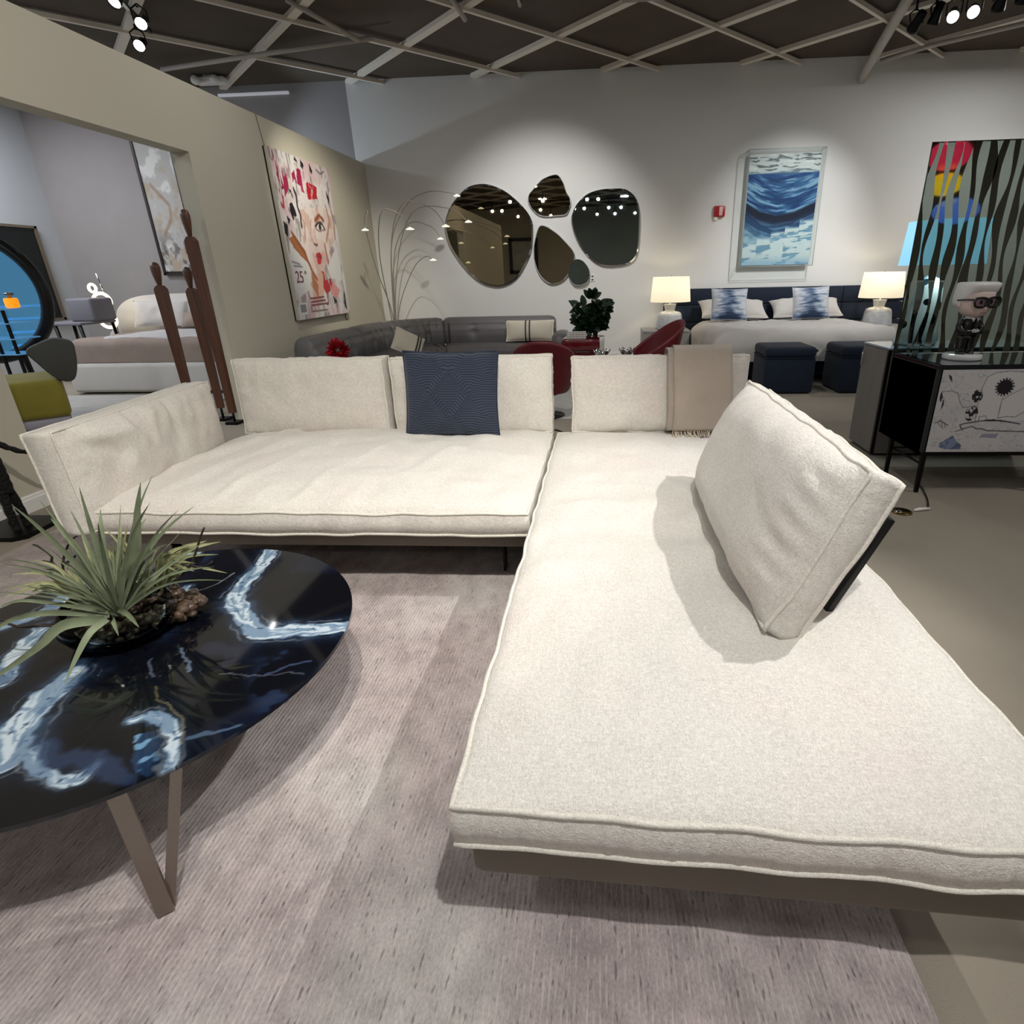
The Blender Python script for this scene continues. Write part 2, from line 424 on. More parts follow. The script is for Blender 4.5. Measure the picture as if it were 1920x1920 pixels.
for nm, pts, r, lab in [
    ('conduit_pipe', [(-.95, 8.0, 4.33), (-.93, 7.75, 4.22), (-.93, 7.5, 4.22), (-.2, 7.4, 4.22), (-.18, 7.4, 4.33)], .022, 'bent conduit under the ceiling, above the largest mirror'),
    ('conduit_pipe', [(.2, 7.85, 4.24), (1.2, 7.8, 4.24), (2.3, 7.75, 4.24)], .02, 'straight thin conduit under the ceiling above the blue wave artwork'),
    ('ceiling_hanger', [(-1.72, 7.6, 4.35), (-1.60, 8.0, 4.2)], .028, 'short diagonal strut hanging under the ceiling left of the bent conduit'),
    ('ceiling_hanger', [(2.3, 7.5, 4.35), (2.36, 7.9, 4.2)], .028, 'short diagonal strut hanging under the ceiling left of the slanting pipe'),
    ('ceiling_hanger', [(-3.5, 7.6, 4.33), (-3.0, 8.3, 4.16)], .03, 'short diagonal strut hanging under the ceiling above the portrait canvas'),
    ('conduit_pipe', [(-6.2, 9.2, 4.24), (-4.6, 8.85, 4.24), (-2.9, 8.5, 4.24)], .03, 'long thin conduit under the ceiling by the emergency light')]:
    tag(obj(nm, tube(pts, r, 8), DUCT), lab, 'pipe' if 'pipe' in nm else 'strut')
t = thing('emergency_light', 'white twin-head emergency light under the ceiling on the left', 'emergency light', (-6.0, 9.95, 4.2))
obj('housing', box(-6.18, 9.85, 4.24, -5.72, 10.0, 4.33, .02), WHITE, t)
for dx in (-.12, .18): obj('lamp_head', xf(lathe([(.02, 0), (.06, .02), (.06, .06), (.02, .08)], 14), T(-6.0+dx, 9.84, 4.27) @ RX(PI/2)), WHITE, t)
obj('bracket', box(-6.05, 9.9, 4.33, -5.85, 9.96, 4.36), WHITE, t)
g = box(-6.18, 10.40, 4.21, -5.01, 10.45, 4.25, .01)
tag(obj('fluorescent_strip', g, mat('strip_white', (200, 200, 205), .5, emit=(225, 228, 240), estr=.25)), 'white fluorescent strip high on the grey wall', 'light strip')
# ---------------------------------------------------------------- rugs
def rugmat():
    m, nt, b = newmat('ribbed_rug'); L = nt.links; N = nt.nodes
    tc = N.new('ShaderNodeTexCoord')
    def mapn(st):
        mp = N.new('ShaderNodeMapping'); mp.inputs['Scale'].default_value = st; L.new(tc.outputs['Object'], mp.inputs['Vector']); return mp
    def noi(s, det, st):
        n = N.new('ShaderNodeTexNoise'); n.inputs['Scale'].default_value = s; n.inputs['Detail'].default_value = det
        L.new(mapn(st).outputs[0], n.inputs['Vector']); return n
    big = noi(1.4, 3, (1.15, 1, 1)); mid = noi(9, 6, (1.3, 1, 1)); dash = noi(105, 1, (1, .28, 1)); dash2 = noi(110, 1, (1.2, .32, 1)); grain = noi(230, 2, (1, .5, 1))
    wv = N.new('ShaderNodeTexWave'); wv.wave_type = 'BANDS'; wv.bands_direction = 'X'; wv.inputs['Scale'].default_value = 23; wv.inputs['Distortion'].default_value = .25; wv.inputs['Detail'].default_value = 1; wv.inputs['Detail Scale'].default_value = 2
    L.new(mapn((1, 1, 1)).outputs[0], wv.inputs['Vector'])
    ramp = N.new('ShaderNodeValToRGB'); L.new(big.outputs['Fac'], ramp.inputs[0])
    el = ramp.color_ramp.elements; el[0].position = .32; el[0].color = (*srgb(168, 154, 153), 1); el[1].position = .68; el[1].color = (*srgb(203, 198, 194), 1)
    e = el.new(.5); e.color = (*srgb(184, 173, 171), 1)
    r2 = N.new('ShaderNodeMapRange'); r2.inputs[1].default_value = .3; r2.inputs[2].default_value = .7; r2.inputs[3].default_value = .76; r2.inputs[4].default_value = 1.14; L.new(mid.outputs['Fac'], r2.inputs[0])
    m1 = N.new('ShaderNodeMixRGB'); m1.blend_type = 'MULTIPLY'; m1.inputs[0].default_value = 1; L.new(ramp.outputs[0], m1.inputs[1]); L.new(r2.outputs[0], m1.inputs[2])
    g0 = N.new('ShaderNodeMapRange'); g0.inputs[1].default_value = .3; g0.inputs[2].default_value = .7; g0.inputs[3].default_value = .86; g0.inputs[4].default_value = 1.16; L.new(grain.outputs['Fac'], g0.inputs[0])
    m1b = N.new('ShaderNodeMixRGB'); m1b.blend_type = 'MULTIPLY'; m1b.inputs[0].default_value = 1; L.new(m1.outputs[0], m1b.inputs[1]); L.new(g0.outputs[0], m1b.inputs[2]); m1 = m1b
    # light ribs broken by dashes
    th = N.new('ShaderNodeMapRange'); th.inputs[1].default_value = .45; th.inputs[2].default_value = .62; L.new(dash.outputs['Fac'], th.inputs[0])
    rb = N.new('ShaderNodeMapRange'); rb.inputs[1].default_value = .6; rb.inputs[2].default_value = .92; L.new(wv.outputs['Fac'], rb.inputs[0])
    mu = N.new('ShaderNodeMath'); mu.operation = 'MULTIPLY'; L.new(th.outputs[0], mu.inputs[0]); L.new(rb.outputs[0], mu.inputs[1])
    mm = N.new('ShaderNodeMath'); mm.operation = 'MULTIPLY'; mm.inputs[1].default_value = .4; L.new(mu.outputs[0], mm.inputs[0])
    m2 = N.new('ShaderNodeMixRGB'); m2.inputs[2].default_value = (*srgb(222, 212, 200), 1); L.new(mm.outputs[0], m2.inputs[0]); L.new(m1.outputs[0], m2.inputs[1])
    dk = N.new('ShaderNodeMapRange'); dk.inputs[1].default_value = .60; dk.inputs[2].default_value = .70; L.new(dash2.outputs['Fac'], dk.inputs[0])
    gr = N.new('ShaderNodeMapRange'); gr.inputs[1].default_value = .45; gr.inputs[2].default_value = .2; L.new(wv.outputs['Fac'], gr.inputs[0])
    d2 = N.new('ShaderNodeMath'); d2.operation = 'MULTIPLY'; L.new(dk.outputs[0], d2.inputs[0]); L.new(gr.outputs[0], d2.inputs[1])
    d3 = N.new('ShaderNodeMath'); d3.operation = 'MULTIPLY'; d3.inputs[1].default_value = .55; L.new(d2.outputs[0], d3.inputs[0])
    m3 = N.new('ShaderNodeMixRGB'); m3.inputs[2].default_value = (*srgb(70, 62, 62), 1); L.new(d3.outputs[0], m3.inputs[0]); L.new(m2.outputs[0], m3.inputs[1])
    L.new(m3.outputs[0], b.inputs['Base Color'])
    bp = N.new('ShaderNodeBump'); bp.inputs['Strength'].default_value = .3; bp.inputs['Distance'].default_value = .004; L.new(wv.outputs['Fac'], bp.inputs['Height']); L.new(bp.outputs[0], b.inputs['Normal'])
    b.inputs['Roughness'].default_value = .9; b.inputs['Specular IOR Level'].default_value = .15
    return m
tag(obj('area_rug', box(-3.47, -2.0, 0, .69, 3.35, .012, .004), rugmat()), 'large mauve-grey ribbed rug under coffee table and cream sofa', 'rug')
tag(obj('area_rug', box(-2.2, 5.9, 0, 1.2, 8.6, .01, .003), mat('pale_grey_rug', (186, 184, 180), .95, bump=.3, bscale=150, var=.08)), 'pale grey rug behind the sofa under the burgundy chairs', 'rug')
tag(obj('area_rug', box(-7.9, 6.05, 0, -5.0, 7.45, .01, .003), mat('streaky_grey_rug', (176, 174, 170), .95, bump=.3, bscale=120, var=.2, vscale=4, stretch=(.6, 4, 1))), 'streaky light grey rug at the foot of the bed beyond the opening', 'rug')
# ---------------------------------------------------------------- cream sectional: left module
def ridges(lines):
    arr = []
    for pts, w_, a_ in lines:
        arr.append(([Vector((p[0], p[1])) for p in pts], w_, a_))
    def f(x, z):
        h = 0; p = Vector((x, z))
        for pts, w_, a_ in arr:
            best = 1e9
            for i in range(len(pts)-1):
                a, b = pts[i], pts[i+1]; d = b-a; t = max(0, min(1, (p-a).dot(d)/d.dot(d)))
                best = min(best, (p-a-d*t).length)
            if best < 3*w_: h += a_*math.exp(-(best/w_)**2)
        return h*1.35
    return f
FLAT = RX(-PI/2)
def blade(x, y, z1=.21, w_=.06, along='y'):
    return box(x-.006, y-w_/2, .0125, x+.006, y+w_/2, z1, .002, 1) if along == 'y' else box(x-w_/2, y-.006, .0125, x+w_/2, y+.006, z1, .002, 1)
t = thing('sofa', 'cream left sofa module with two upright back cushions and a slumped arm cushion', 'sofa', (-1.45, 3.0, 0))
obj('frame', box(-2.47, 2.43, .215, -.35, 3.78, .338, .025), TAUPE_FRAME, t, 'auto', 'taupe upholstered platform frame')
for x, y in ((-.51, 2.6), (-2.3, 2.6), (-.51, 3.6), (-2.3, 3.6)): obj('leg', blade(x, y), BLACKM, t, False)
rf = ridges([([(-.65, 1.4), (-.75, .95), (-.95, .5)], .035, .016), ([(-.62, 1.4), (-.62, 1.2)], .025, -.03), ([(-.45, 1.15), (-.6, .7), (-.72, .2)], .03, .014), ([(-.12, 1.2), (-.32, .65), (-.42, .1)], .03, .012),
             ([(.2, .95), (.02, .5), (-.02, .1)], .03, .009), ([(.55, .8), (.42, .35)], .04, .008), ([(.58, 1.42), (.55, 1.2)], .02, -.02), ([(-.75, 1.0), (-1.0, .75)], .03, .01), ([(-.28, 1.15), (-.5, .85)], .02, -.008)])
cushion('seat_cushion', T(-1.417, 2.31, .393) @ FLAT, CREAM, t, 2.165, 1.42, .105, .007, PIPE, bulge=.078, back=.0, nx=100, ny=66, pull=.006, rnd=.012, wr=.009, disp=rf, gather=.006, seed=1, wob=.010, prof_p=.5)
for cx, L_, sd in ((-1.975, 1.05, 3), (-.876, 1.09, 4)):
    cushion('back_cushion', T(cx, 3.745, .45) @ RX(-.06), CREAM, t, L_, .51, .13, .006, PIPE, bulge=.055, back=.04, nx=56, ny=32, pull=.026, rnd=.035, wr=.008, gather=.02, seed=sd, wob=.010)
    obj('back_bracket', merge(box(cx-.3, 3.86, .26, cx+.3, 3.875, .8, .004), box(cx-.3, 3.72, .25, cx+.3, 3.87, .262)), BLACKM, t, False, 'black metal back support')
ra = ridges([([(-.62, .47), (-.35, .3)], .03, -.02), ([(-.62, .44), (-.3, .4)], .03, .014), ([(-.05, .5), (-.1, .3)], .03, .012), ([(.1, .5), (.12, .25)], .03, -.012), ([(.3, .5), (.27, .35)], .02, .01), ([(-.3, .5), (-.2, .32)], .025, .012)])
cushion('arm_cushion', T(-2.555, 2.91, .35) @ RZ(PI/2+.125) @ RX(-.05), CREAM, t, 1.33, .5, .13, .006, PIPE, bulge=.07, back=.05, nx=60, ny=28, pull=.03, rnd=.05, wr=.012, gather=.02, seed=9, disp=ra)
# right module: long chaise
t = thing('chaise_sofa', 'long cream chaise module with one low leaning side cushion, nearest the viewer', 'sofa', (.32, 2.2, 0))
SHR = Matrix(((1, 0, 0, 0), (-.045, 1, 0, -.014), (0, 0, 1, 0), (0, 0, 0, 1)))
obj('frame', xf(box(-.29, .845, .205, .9, 3.78, .345, .025), SHR), TAUPE_FRAME, t, 'auto', 'taupe upholstered platform frame')
for x, y in ((0, 1.15), (.6, 1.15), (0, 3.5), (.6, 3.5)): obj('leg', blade(x, y, along='x'), BLACKM, t, False)
rc = ridges([([(-.55, 1.25), (-.1, 1.28), (.2, 1.22)], .1, -.012), ([(-.5, 1.55), (0, 1.5)], .05, .008), ([(.0, 1.35), (.3, 1.6)], .05, .008), ([(-.6, .95), (-.2, 1.0)], .06, .006), ([(.3, 2.9), (.31, 2.7)], .02, -.02), ([(.2, .62), (.28, 1.1), (.25, 1.9)], .12, -.018)])
cushion('seat_cushion', SHR @ T(.322, .815, .39) @ FLAT, CREAM, t, 1.265, 2.92, .105, .007, PIPE, bulge=.05, back=0, nx=70, ny=140, pull=.004, rnd=.008, wr=.008, disp=rc, gather=.006, seed=2, wob=.009, prof_p=.5)
cushion('back_cushion', T(.357, 3.745, .45) @ RX(-.06), CREAM, t, 1.145, .495, .13, .006, PIPE, bulge=.055, back=.04, nx=56, ny=32, pull=.026, rnd=.035, wr=.008, gather=.02, seed=6, wob=.010)
obj('back_bracket', merge(box(.05, 3.86, .26, .65, 3.875, .8, .004), box(.05, 3.72, .25, .65, 3.87, .262)), BLACKM, t, False, 'black metal back support')
rs = ridges([([(.63, .12+.035*i), (.63-(.12+.05*((i*7)%5)/5), .13+.037*i)], .011, -.006 if i % 2 else .005) for i in range(10)]+[([(.55, .2), (.3, .30)], .03, -.006)])
cushion('side_cushion', T(.502, 2.015, .462) @ RY(.41) @ RZ(-PI/2), CREAM, t, 1.30, .54, .095, .007, PIPE, bulge=.115, back=.03, nx=64, ny=36, pull=.02, rnd=.06, wr=.006, gather=.02, seed=8, disp=rs, wob=.01, prof_p=.75, label='cream cushion leaning on a black support')
Mb = T(.675, 2.0, .452) @ RY(.40)
obj('side_bracket', xf(box(-.008, -.49, 0, .012, .49, .36, .004), Mb), BLACKP, t, False, 'black leather-wrapped cushion support')
# navy throw cushion
def navymat():
    m, nt, b = newmat('navy_ribbed_velvet'); L = nt.links; N = nt.nodes
    tc = N.new('ShaderNodeTexCoord'); sx = N.new('ShaderNodeSeparateXYZ'); L.new(tc.outputs['Object'], sx.inputs[0])
    def mth(op, a, b_=None):
        n = N.new('ShaderNodeMath'); n.operation = op
        for i, v in enumerate((a, b_)):
            if v is None: continue
            if isinstance(v, (int, float)): n.inputs[i].default_value = v
            else: L.new(v, n.inputs[i])
        return n.outputs[0]
    ax = mth('ABSOLUTE', sx.outputs['X']); zc = mth('ABSOLUTE', mth('SUBTRACT', sx.outputs['Z'], .26))
    # diamond field: lines bend into chevrons along two mirrored diagonals
    zs = mth('SUBTRACT', sx.outputs['Z'], .265)
    # lozenges: two families of diagonals |x| +- z; the ribs step into chevrons on them
    def band(c0):
        dd = mth('ABSOLUTE', mth('SUBTRACT', mth('ADD', ax, mth('MULTIPLY', zc, .75)), c0))
        return mth('SUBTRACT', 1, mth('MINIMUM', mth('MULTIPLY', dd, 22), 1))
    dx = mth('ABSOLUTE', mth('SUBTRACT', ax, .12))
    d3 = mth('ABSOLUTE', mth('SUBTRACT', mth('ADD', dx, mth('MULTIPLY', mth('ABSOLUTE', mth('SUBTRACT', zc, .13)), .75)), .10))
    near = mth('ADD', band(.12), mth('MULTIPLY', mth('SUBTRACT', 1, mth('MINIMUM', mth('MULTIPLY', d3, 22), 1)), .7))
    coord = mth('ADD', sx.outputs['Z'], mth('MULTIPLY', near, .016))
    sn = mth('SINE', mth('MULTIPLY', coord, 420))
    mr = N.new('ShaderNodeMapRange'); mr.inputs[1].default_value = -.6; mr.inputs[2].default_value = .8; L.new(sn, mr.inputs[0])
    mix = N.new('ShaderNodeMixRGB'); mix.inputs[1].default_value = (*srgb(20, 28, 44), 1); mix.inputs[2].default_value = (*srgb(46, 60, 86), 1); L.new(mr.outputs[0], mix.inputs[0])
    L.new(mix.outputs[0], b.inputs['Base Color'])
    bp = N.new('ShaderNodeBump'); bp.inputs['Strength'].default_value = .6; bp.inputs['Distance'].default_value = .004; L.new(sn, bp.inputs['Height']); L.new(bp.outputs[0], b.inputs['Normal'])
    b.inputs['Roughness'].default_value = .75; b.inputs['Sheen Weight'].default_value = .2; return m
t = thing('throw_pillow', 'navy blue square cushion with ribbed diamond pattern leaning on cream back cushion', 'cushion', (-.955, 3.43, .50))
t.rotation_euler = (-.19, .012, 0); OFF[t.name] = Vector((0, 0, 0))
g, lp = pillowgeo(.60, .53, .17, 40, 34, pull=.05, seed=3)
cv = obj('cover', g, navymat(), t); obj('piping', tube(lp, .006, 6, True), mat('navy_piping', (30, 40, 60), .7), cv)
# taupe throw
THROW = mat('taupe_wool', (176, 163, 150), .95, bump=.5, bscale=160, var=.07, sheen=.2)
t = thing('throw_blanket', 'folded taupe wool throw with fringe draped over the right back cushion', 'blanket', (.63, 3.6, .47))
path = [(3.555, .50), (3.565, .6), (3.578, .75), (3.605, .88), (3.65, .965), (3.72, .99), (3.80, .985), (3.875, .94), (3.90, .8), (3.90, .66)]
sp = spline([(0, a, b) for a, b in path], 4)
def throwfn(x0, x1, off, sd):
    def fn(u, v):
        p = sp[min(len(sp)-1, int(round(v*(len(sp)-1))))]
        w_ = .006*ns(u*3+sd, v*5)
        xw = x0+(x1-x0)*u+.012*ns(v*4, sd)
        return xw, p.y-off*(1 if p.y < 3.72 else -1)+w_, p.z+off*(1 if p.z > .95 else 0)
    return fn
def shell(g, th, nx, ny):
    V, F = g; n = len(V); up = [(a[0], a[1]-th, a[2]+th*.4) for a in V]
    FF = [f[::-1] for f in F]+[tuple(i+n for i in f) for f in F]
    lp_ = [i for i in range(nx)]+[j*nx+nx-1 for j in range(1, ny)]+[(ny-1)*nx+i for i in range(nx-2, -1, -1)]+[j*nx for j in range(ny-2, 0, -1)]
    for q in range(len(lp_)):
        a, b = lp_[q], lp_[(q+1) % len(lp_)]; FF.append((a, b, b+n, a+n))
    return V+up, FF
n2 = len(sp)
obj('cloth', merge(shell(grid(18, n2, throwfn(.44, .80, .012, 1)), .012, 18, n2), shell(grid(6, n2, throwfn(.405, .50, .0, 5)), .01, 6, n2)), THROW, t)
fr = []
for i in range(44):
    x = .445+.36*i/43; r1 = random.uniform(-.012, .012)
    fr.append(tube(spline([(x, 3.553, .515), (x+r1*.5, 3.535, .495), (x+r1, 3.51, .486), (x+r1*2, 3.475+random.uniform(-.01, .01), .482)], 3), .003, 4))
obj('fringe', merge(*fr), mat('fringe_wool', (206, 192, 172), .95), t)
# ---------------------------------------------------------------- coffee table
CX, CY, CR, CZ = -1.452, 1.357, .648, .42
def tablepaint(x, y):
    d1 = fbm(x*4, y*4, 4)-.5; d2 = fbm(x*4+40, y*4+9, 4)-.5; e1 = fbm(x*22, y*22, 3)-.5; e2 = fbm(x*22+5, y*22+77, 3)-.5
    X = x+.07*d1+.03*e1; Y = y+.07*d2+.03*e2
    img = np.zeros(x.shape+(3,))+np.array([9, 11, 18])/255
    img = blend(img, .75*sst(.5, .68, fbm(x*3+3, y*3+8, 4)), (16, 24, 44))
    img = blend(img, .6*sst(.56, .66, fbm(x*9+13, y*9, 4))*sst(.5, .62, fbm(x*2.4, y*2.4+20, 2)), (40, 58, 92))
    Wl = [([(-1.348, 1.998), (-1.306, 1.807), (-1.289, 1.643), (-1.266, 1.578), (-1.162, 1.490), (-1.099, 1.422), (-1.042, 1.417), (-.968, 1.432), (-.896, 1.455), (-.78, 1.471)], .034),
          ([(-1.40, .905), (-1.439, .996), (-1.478, 1.082), (-1.503, 1.160), (-1.512, 1.235)], .044), ([(-1.684, 1.175), (-1.725, 1.251), (-1.801, 1.373), (-1.834, 1.441)], .03),
          ([(-1.365, .942), (-1.327, .899), (-1.249, .870), (-1.196, .873), (-1.182, .898)], .018), ([(-1.195, 1.048), (-1.172, 1.071), (-1.109, 1.051), (-1.039, 1.011), (-1.0, .95), (-.99, .90)], .017),
          ([(-1.718, 1.879), (-1.707, 1.923), (-1.669, 1.96)], .025), ([(-1.516, 1.689), (-1.474, 1.605), (-1.45, 1.56)], .016), ([(-1.95, 1.7), (-1.9, 1.55), (-2.0, 1.35)], .03)]
    poly = [(-1.141, .991), (-1.083, 1.018), (-1.0, .942), (-1.023, .883), (-1.092, .931)]
    img = blend(img, .9*inside(X, Y, poly)*1.0, (28, 52, 84)); img = blend(img, .8*inside(X, Y, poly)*sst(.6, .72, vnoise(x*60, y*60)), (120, 165, 200))
    for pts, w_ in Wl:
        d, al = dline(X, Y, pts)
        img = blend(img, .85*(1-sst(w_*1.1, w_*2.7, d)), (20, 30, 46))
        img = blend(img, .7*(1-sst(w_*1.0, w_*1.7, d))*sst(.35, .6, fbm(x*30, y*30, 3)), (50, 70, 94))
    for pts, w_ in Wl:
        d, al = dline(X, Y, pts)
        core = (1-sst(w_*.75, w_*1.0, d))
        st = fbm(x*14+d*60, y*14-d*60, 3)
        img = blend(img, .95*core, (116, 140, 164)); img = blend(img, core*sst(.42, .62, st), (184, 198, 208)); img = blend(img, .5*core*sst(.62, .74, fbm(x*26+d*40, y*26, 3)), (62, 88, 120)); img = blend(img, .8*core*sst(.74, .78, fbm(x*75, y*75, 2)), (44, 66, 96))
        img = blend(img, .45*(1-sst(.0015, .004, np.abs(d-w_*1.3-.01*e1)))*sst(.45, .55, fbm(x*12, y*12, 2)), (140, 142, 142))
    for pts, w_, c, a in [([(-1.369, .966), (-1.3, .922), (-1.226, .925), (-1.159, .906), (-1.061, .878)], .02, (46, 64, 96), .7), ([(-1.286, 1.338), (-1.213, 1.292), (-1.181, 1.258)], .0035, (120, 138, 160), .7),
                          ([(-1.33, 1.3), (-1.302, 1.254), (-1.269, 1.222)], .003, (110, 126, 150), .6), ([(-1.243, 1.17), (-1.198, 1.121), (-1.101, 1.078), (-1.031, 1.037), (-1.0, .98)], .0018, (130, 118, 84), .75),
                          ([(-1.084, 1.239), (-.971, 1.227), (-.828, 1.237)], .002, (110, 116, 128), .6), ([(-.937, 1.233), (-.833, 1.293)], .005, (58, 70, 100), .8), ([(-.995, 1.005), (-.961, 1.023), (-.9, 1.043)], .006, (90, 112, 138), .7),
                          ([(-1.454, 1.656), (-1.428, 1.674), (-1.399, 1.747), (-1.396, 1.805)], .003, (140, 150, 165), .7), ([(-1.2, 1.35), (-1.1, 1.33), (-1.08, 1.28)], .02, (36, 38, 56), .6)]:
        d, _ = dline(X, Y, pts); img = blend(img, a*(1-sst(w_*.6, w_*1.6, d)), c)
    return img
t = thing('coffee_table', 'round black coffee table with blue-white marbled glass top and bronze V legs', 'coffee table', (CX, CY, 0))
NT = 300
uu = np.linspace(-1, 1, NT); gx, gy = np.meshgrid(uu, uu)
px_ = CX+CR*gx*np.sqrt(1-gy**2/2); py_ = CY+CR*gy*np.sqrt(1-gx**2/2)
Vt = [(float(a), float(b), CZ) for a, b in zip(px_.ravel(), py_.ravel())]
Ft = [(j*NT+i, j*NT+i+1, (j+1)*NT+i+1, (j+1)*NT+i) for j in range(NT-1) for i in range(NT-1)]
lp_ = [i for i in range(NT)]+[j*NT+NT-1 for j in range(1, NT)]+[(NT-1)*NT+i for i in range(NT-2, -1, -1)]+[j*NT for j in range(NT-2, 0, -1)]
nb = len(Vt); Vt += [(Vt[q][0], Vt[q][1], CZ-.012) for q in lp_]
for q in range(len(lp_)):
    r = (q+1) % len(lp_); Ft.append((lp_[r], lp_[q], nb+q, nb+r))
Ft.append(tuple(nb+q for q in range(len(lp_)-1, -1, -1)))
painted('tabletop', (Vt, Ft), tablepaint(px_, py_), colmat('marbled_glass', .06, .5, .3), t, smooth=False, label='black glass top with blue and white marbling')
def bar(p, q, w_, th, wdir):
    p, q = Vector(p), Vector(q); d = (q-p).normalized(); wv = (Vector(wdir)-d*Vector(wdir).dot(d)).normalized()*w_/2; n = d.cross(wv).normalized()*th/2
    return hexa([p-wv-n, p+wv-n, p+wv+n, p-wv+n, q-wv-n, q+wv-n, q+wv+n, q-wv+n])
for k in range(3):
    a0 = math.radians(-52.9+120*k); a1 = a0+math.radians(9.3)
    c_ = lambda a, r, z: (CX+r*math.cos(a), CY+r*math.sin(a), z)
    tg = (-math.sin(a0), math.cos(a0), 0)
    obj('leg', merge(bar(c_(a0, .635, .407), c_(a0, .64, .018), .036, .014, tg), bar(c_(a1+.02, .62, .407), c_(a0+.01, .63, .018), .024, .014, tg)), GOLD, t, False, 'bronze V-shaped leg')
# ---------------------------------------------------------------- planter on the table
t = thing('planter', 'glass bowl of pebbles with spiky green air plants on the marbled coffee table', 'plant', (-1.5, 1.43, CZ))
obj('bowl', lathe([(.001, .001), (.10, .001), (.14, .02), (.162, .06), (.155, .10), (.14, .125), (.135, .122), (.15, .10), (.156, .06), (.135, .025), (.10, .008), (.001, .008)], 36, (-1.51, 1.41, CZ), 1, .9), glass('bowl_glass', (225, 232, 228), .25), t, True, 'clear glass bowl')
PEB = mat('brown_pebbles', (74, 58, 46), .35, var=.75, vscale=22, coat=.4)
pg = []
def blob(x, y, z, r, sd):
    bm = bmesh.new(); bmesh.ops.create_icosphere(bm, subdivisions=2, radius=r)
    sx, sy, sz = [random.uniform(.7, 1.2) for _ in range(3)]
    for v in bm.verts:
        k_ = 1+.25*ns(v.co.x/r*1.3+sd, v.co.y/r*1.3, v.co.z/r*1.3); v.co = Vector((x+v.co.x*k_*sx, y+v.co.y*k_*sy, z+v.co.z*k_*sz*.8))
    bm.verts.index_update(); g = ([tuple(v.co) for v in bm.verts], [tuple(v.index for v in f.verts) for f in bm.faces]); bm.free(); return g
for i in range(150):
    a = random.uniform(0, 2*PI); r = .13*math.sqrt(random.random()); h = random.uniform(.028, .10)
    pg.append(blob(-1.51+r*math.cos(a), 1.41+r*.9*math.sin(a), CZ+h, random.uniform(.011, .021), i))
for i in range(80):
    a = random.uniform(0, 2*PI); r = .075*math.sqrt(random.random())
    pg.append(blob(-1.395+r*math.cos(a), 1.51+r*math.sin(a), CZ+.018+random.uniform(0, .11)*(1-r/.1), random.uniform(.010, .021), i))
pb = obj('pebbles', merge(*pg), PEB, t, True, 'brown pebbles and stones'); pb['kind'] = 'stuff'
def leaf(pts, w_, fold=.35, n=14, tipw=.03, basew=.5):
    s = spline(pts, max(2, n//(len(pts)-1))); V, F = [], []; N = len(s)
    for i, p in enumerate(s):
        d = (s[min(i+1, N-1)]-s[max(i-1, 0)]).normalized(); sd = d.cross(Vector((.35, -1, .25))).normalized(); up = sd.cross(d).normalized()
        u = i/(N-1); ww = w_/2*max(tipw, (basew+(1-basew)*math.sin(min(1, u*2.6)*PI/2))*(1-u**2.2))
        V += [tuple(p+sd*ww+up*ww*fold), tuple(p), tuple(p-sd*ww+up*ww*fold)]
    for i in range(N-1):
        a = i*3; F += [(a, a+1, a+4, a+3), (a+1, a+2, a+5, a+4)]
    return V, F
B0 = Vector((-1.435, 1.345, CZ+.115))
G1 = mat('air_plant_green', (112, 122, 96), .6, var=.35, vscale=14); G2 = mat('variegated_leaf', (150, 152, 112), .55, var=.35, vscale=30, stretch=(1, 1, 1)); TW = mat('dark_twig', (44, 36, 32), .8)
tips = [((-1.387, 1.317, .953), .022), ((-1.237, 1.391, .960), .014), ((-1.240, 1.349, .954), .044), ((-1.603, 1.405, .821), .036), ((-1.444, 1.410, .851), .024), ((-1.166, 1.276, .924), .018), ((-1.083, 1.263, .910), .015), ((-1.199, 1.461, .838), .018),
        ((-1.197, 1.322, .783), .02), ((-1.514, 1.316, .916), .016), ((-1.548, 1.499, .788), .016), ((-1.498, 1.373, .863), .016), ((-1.869, 1.461, .655), .018), ((-1.785, 1.374, .686), .018), ((-1.152, 1.413, .663), .014), ((-1.031, 1.296, .685), .01), ((-1.52, 1.25, .93), .024), ((-1.30, 1.25, .88), .02), ((-1.36, 1.46, .80), .03), ((-1.62, 1.5, .72), .02)]
ls = []
for i, (tp, w_) in enumerate(tips):
    tp = Vector(tp); m_ = B0.lerp(tp, .5)+Vector((0, 0, .035+.02*random.random()))
    if i == 2: m_ = B0.lerp(tp, .5)+Vector((.02, 0, 0))
    ls.append(leaf([B0, B0.lerp(m_, .5)+Vector((0, 0, .008)), m_, m_.lerp(tp, .55)+Vector((0, 0, .008)), tp], w_*.8, basew=.85))
for pts, w_ in [([(-1.44, 1.3, .55), (-1.50, 1.24, .57), (-1.56, 1.2, .52), (-1.70, 1.12, .432)], .04), ([(-1.43, 1.3, .55), (-1.44, 1.25, .54), (-1.455, 1.2, .49), (-1.475, 1.16, .43)], .026), ([(-1.44, 1.32, .55), (-1.56, 1.27, .59), (-1.66, 1.24, .58), (-1.72, 1.2, .53)], .024),
                ([(-1.44, 1.32, .56), (-1.52, 1.28, .61), (-1.62, 1.26, .635), (-1.68, 1.24, .62)], .018), ([(-1.43, 1.32, .55), (-1.39, 1.28, .56), (-1.36, 1.25, .53)], .024), ([(-1.43, 1.34, .56), (-1.36, 1.3, .57), (-1.31, 1.27, .545)], .028)]:
    ls.append(leaf(pts, w_*.8, basew=.75))
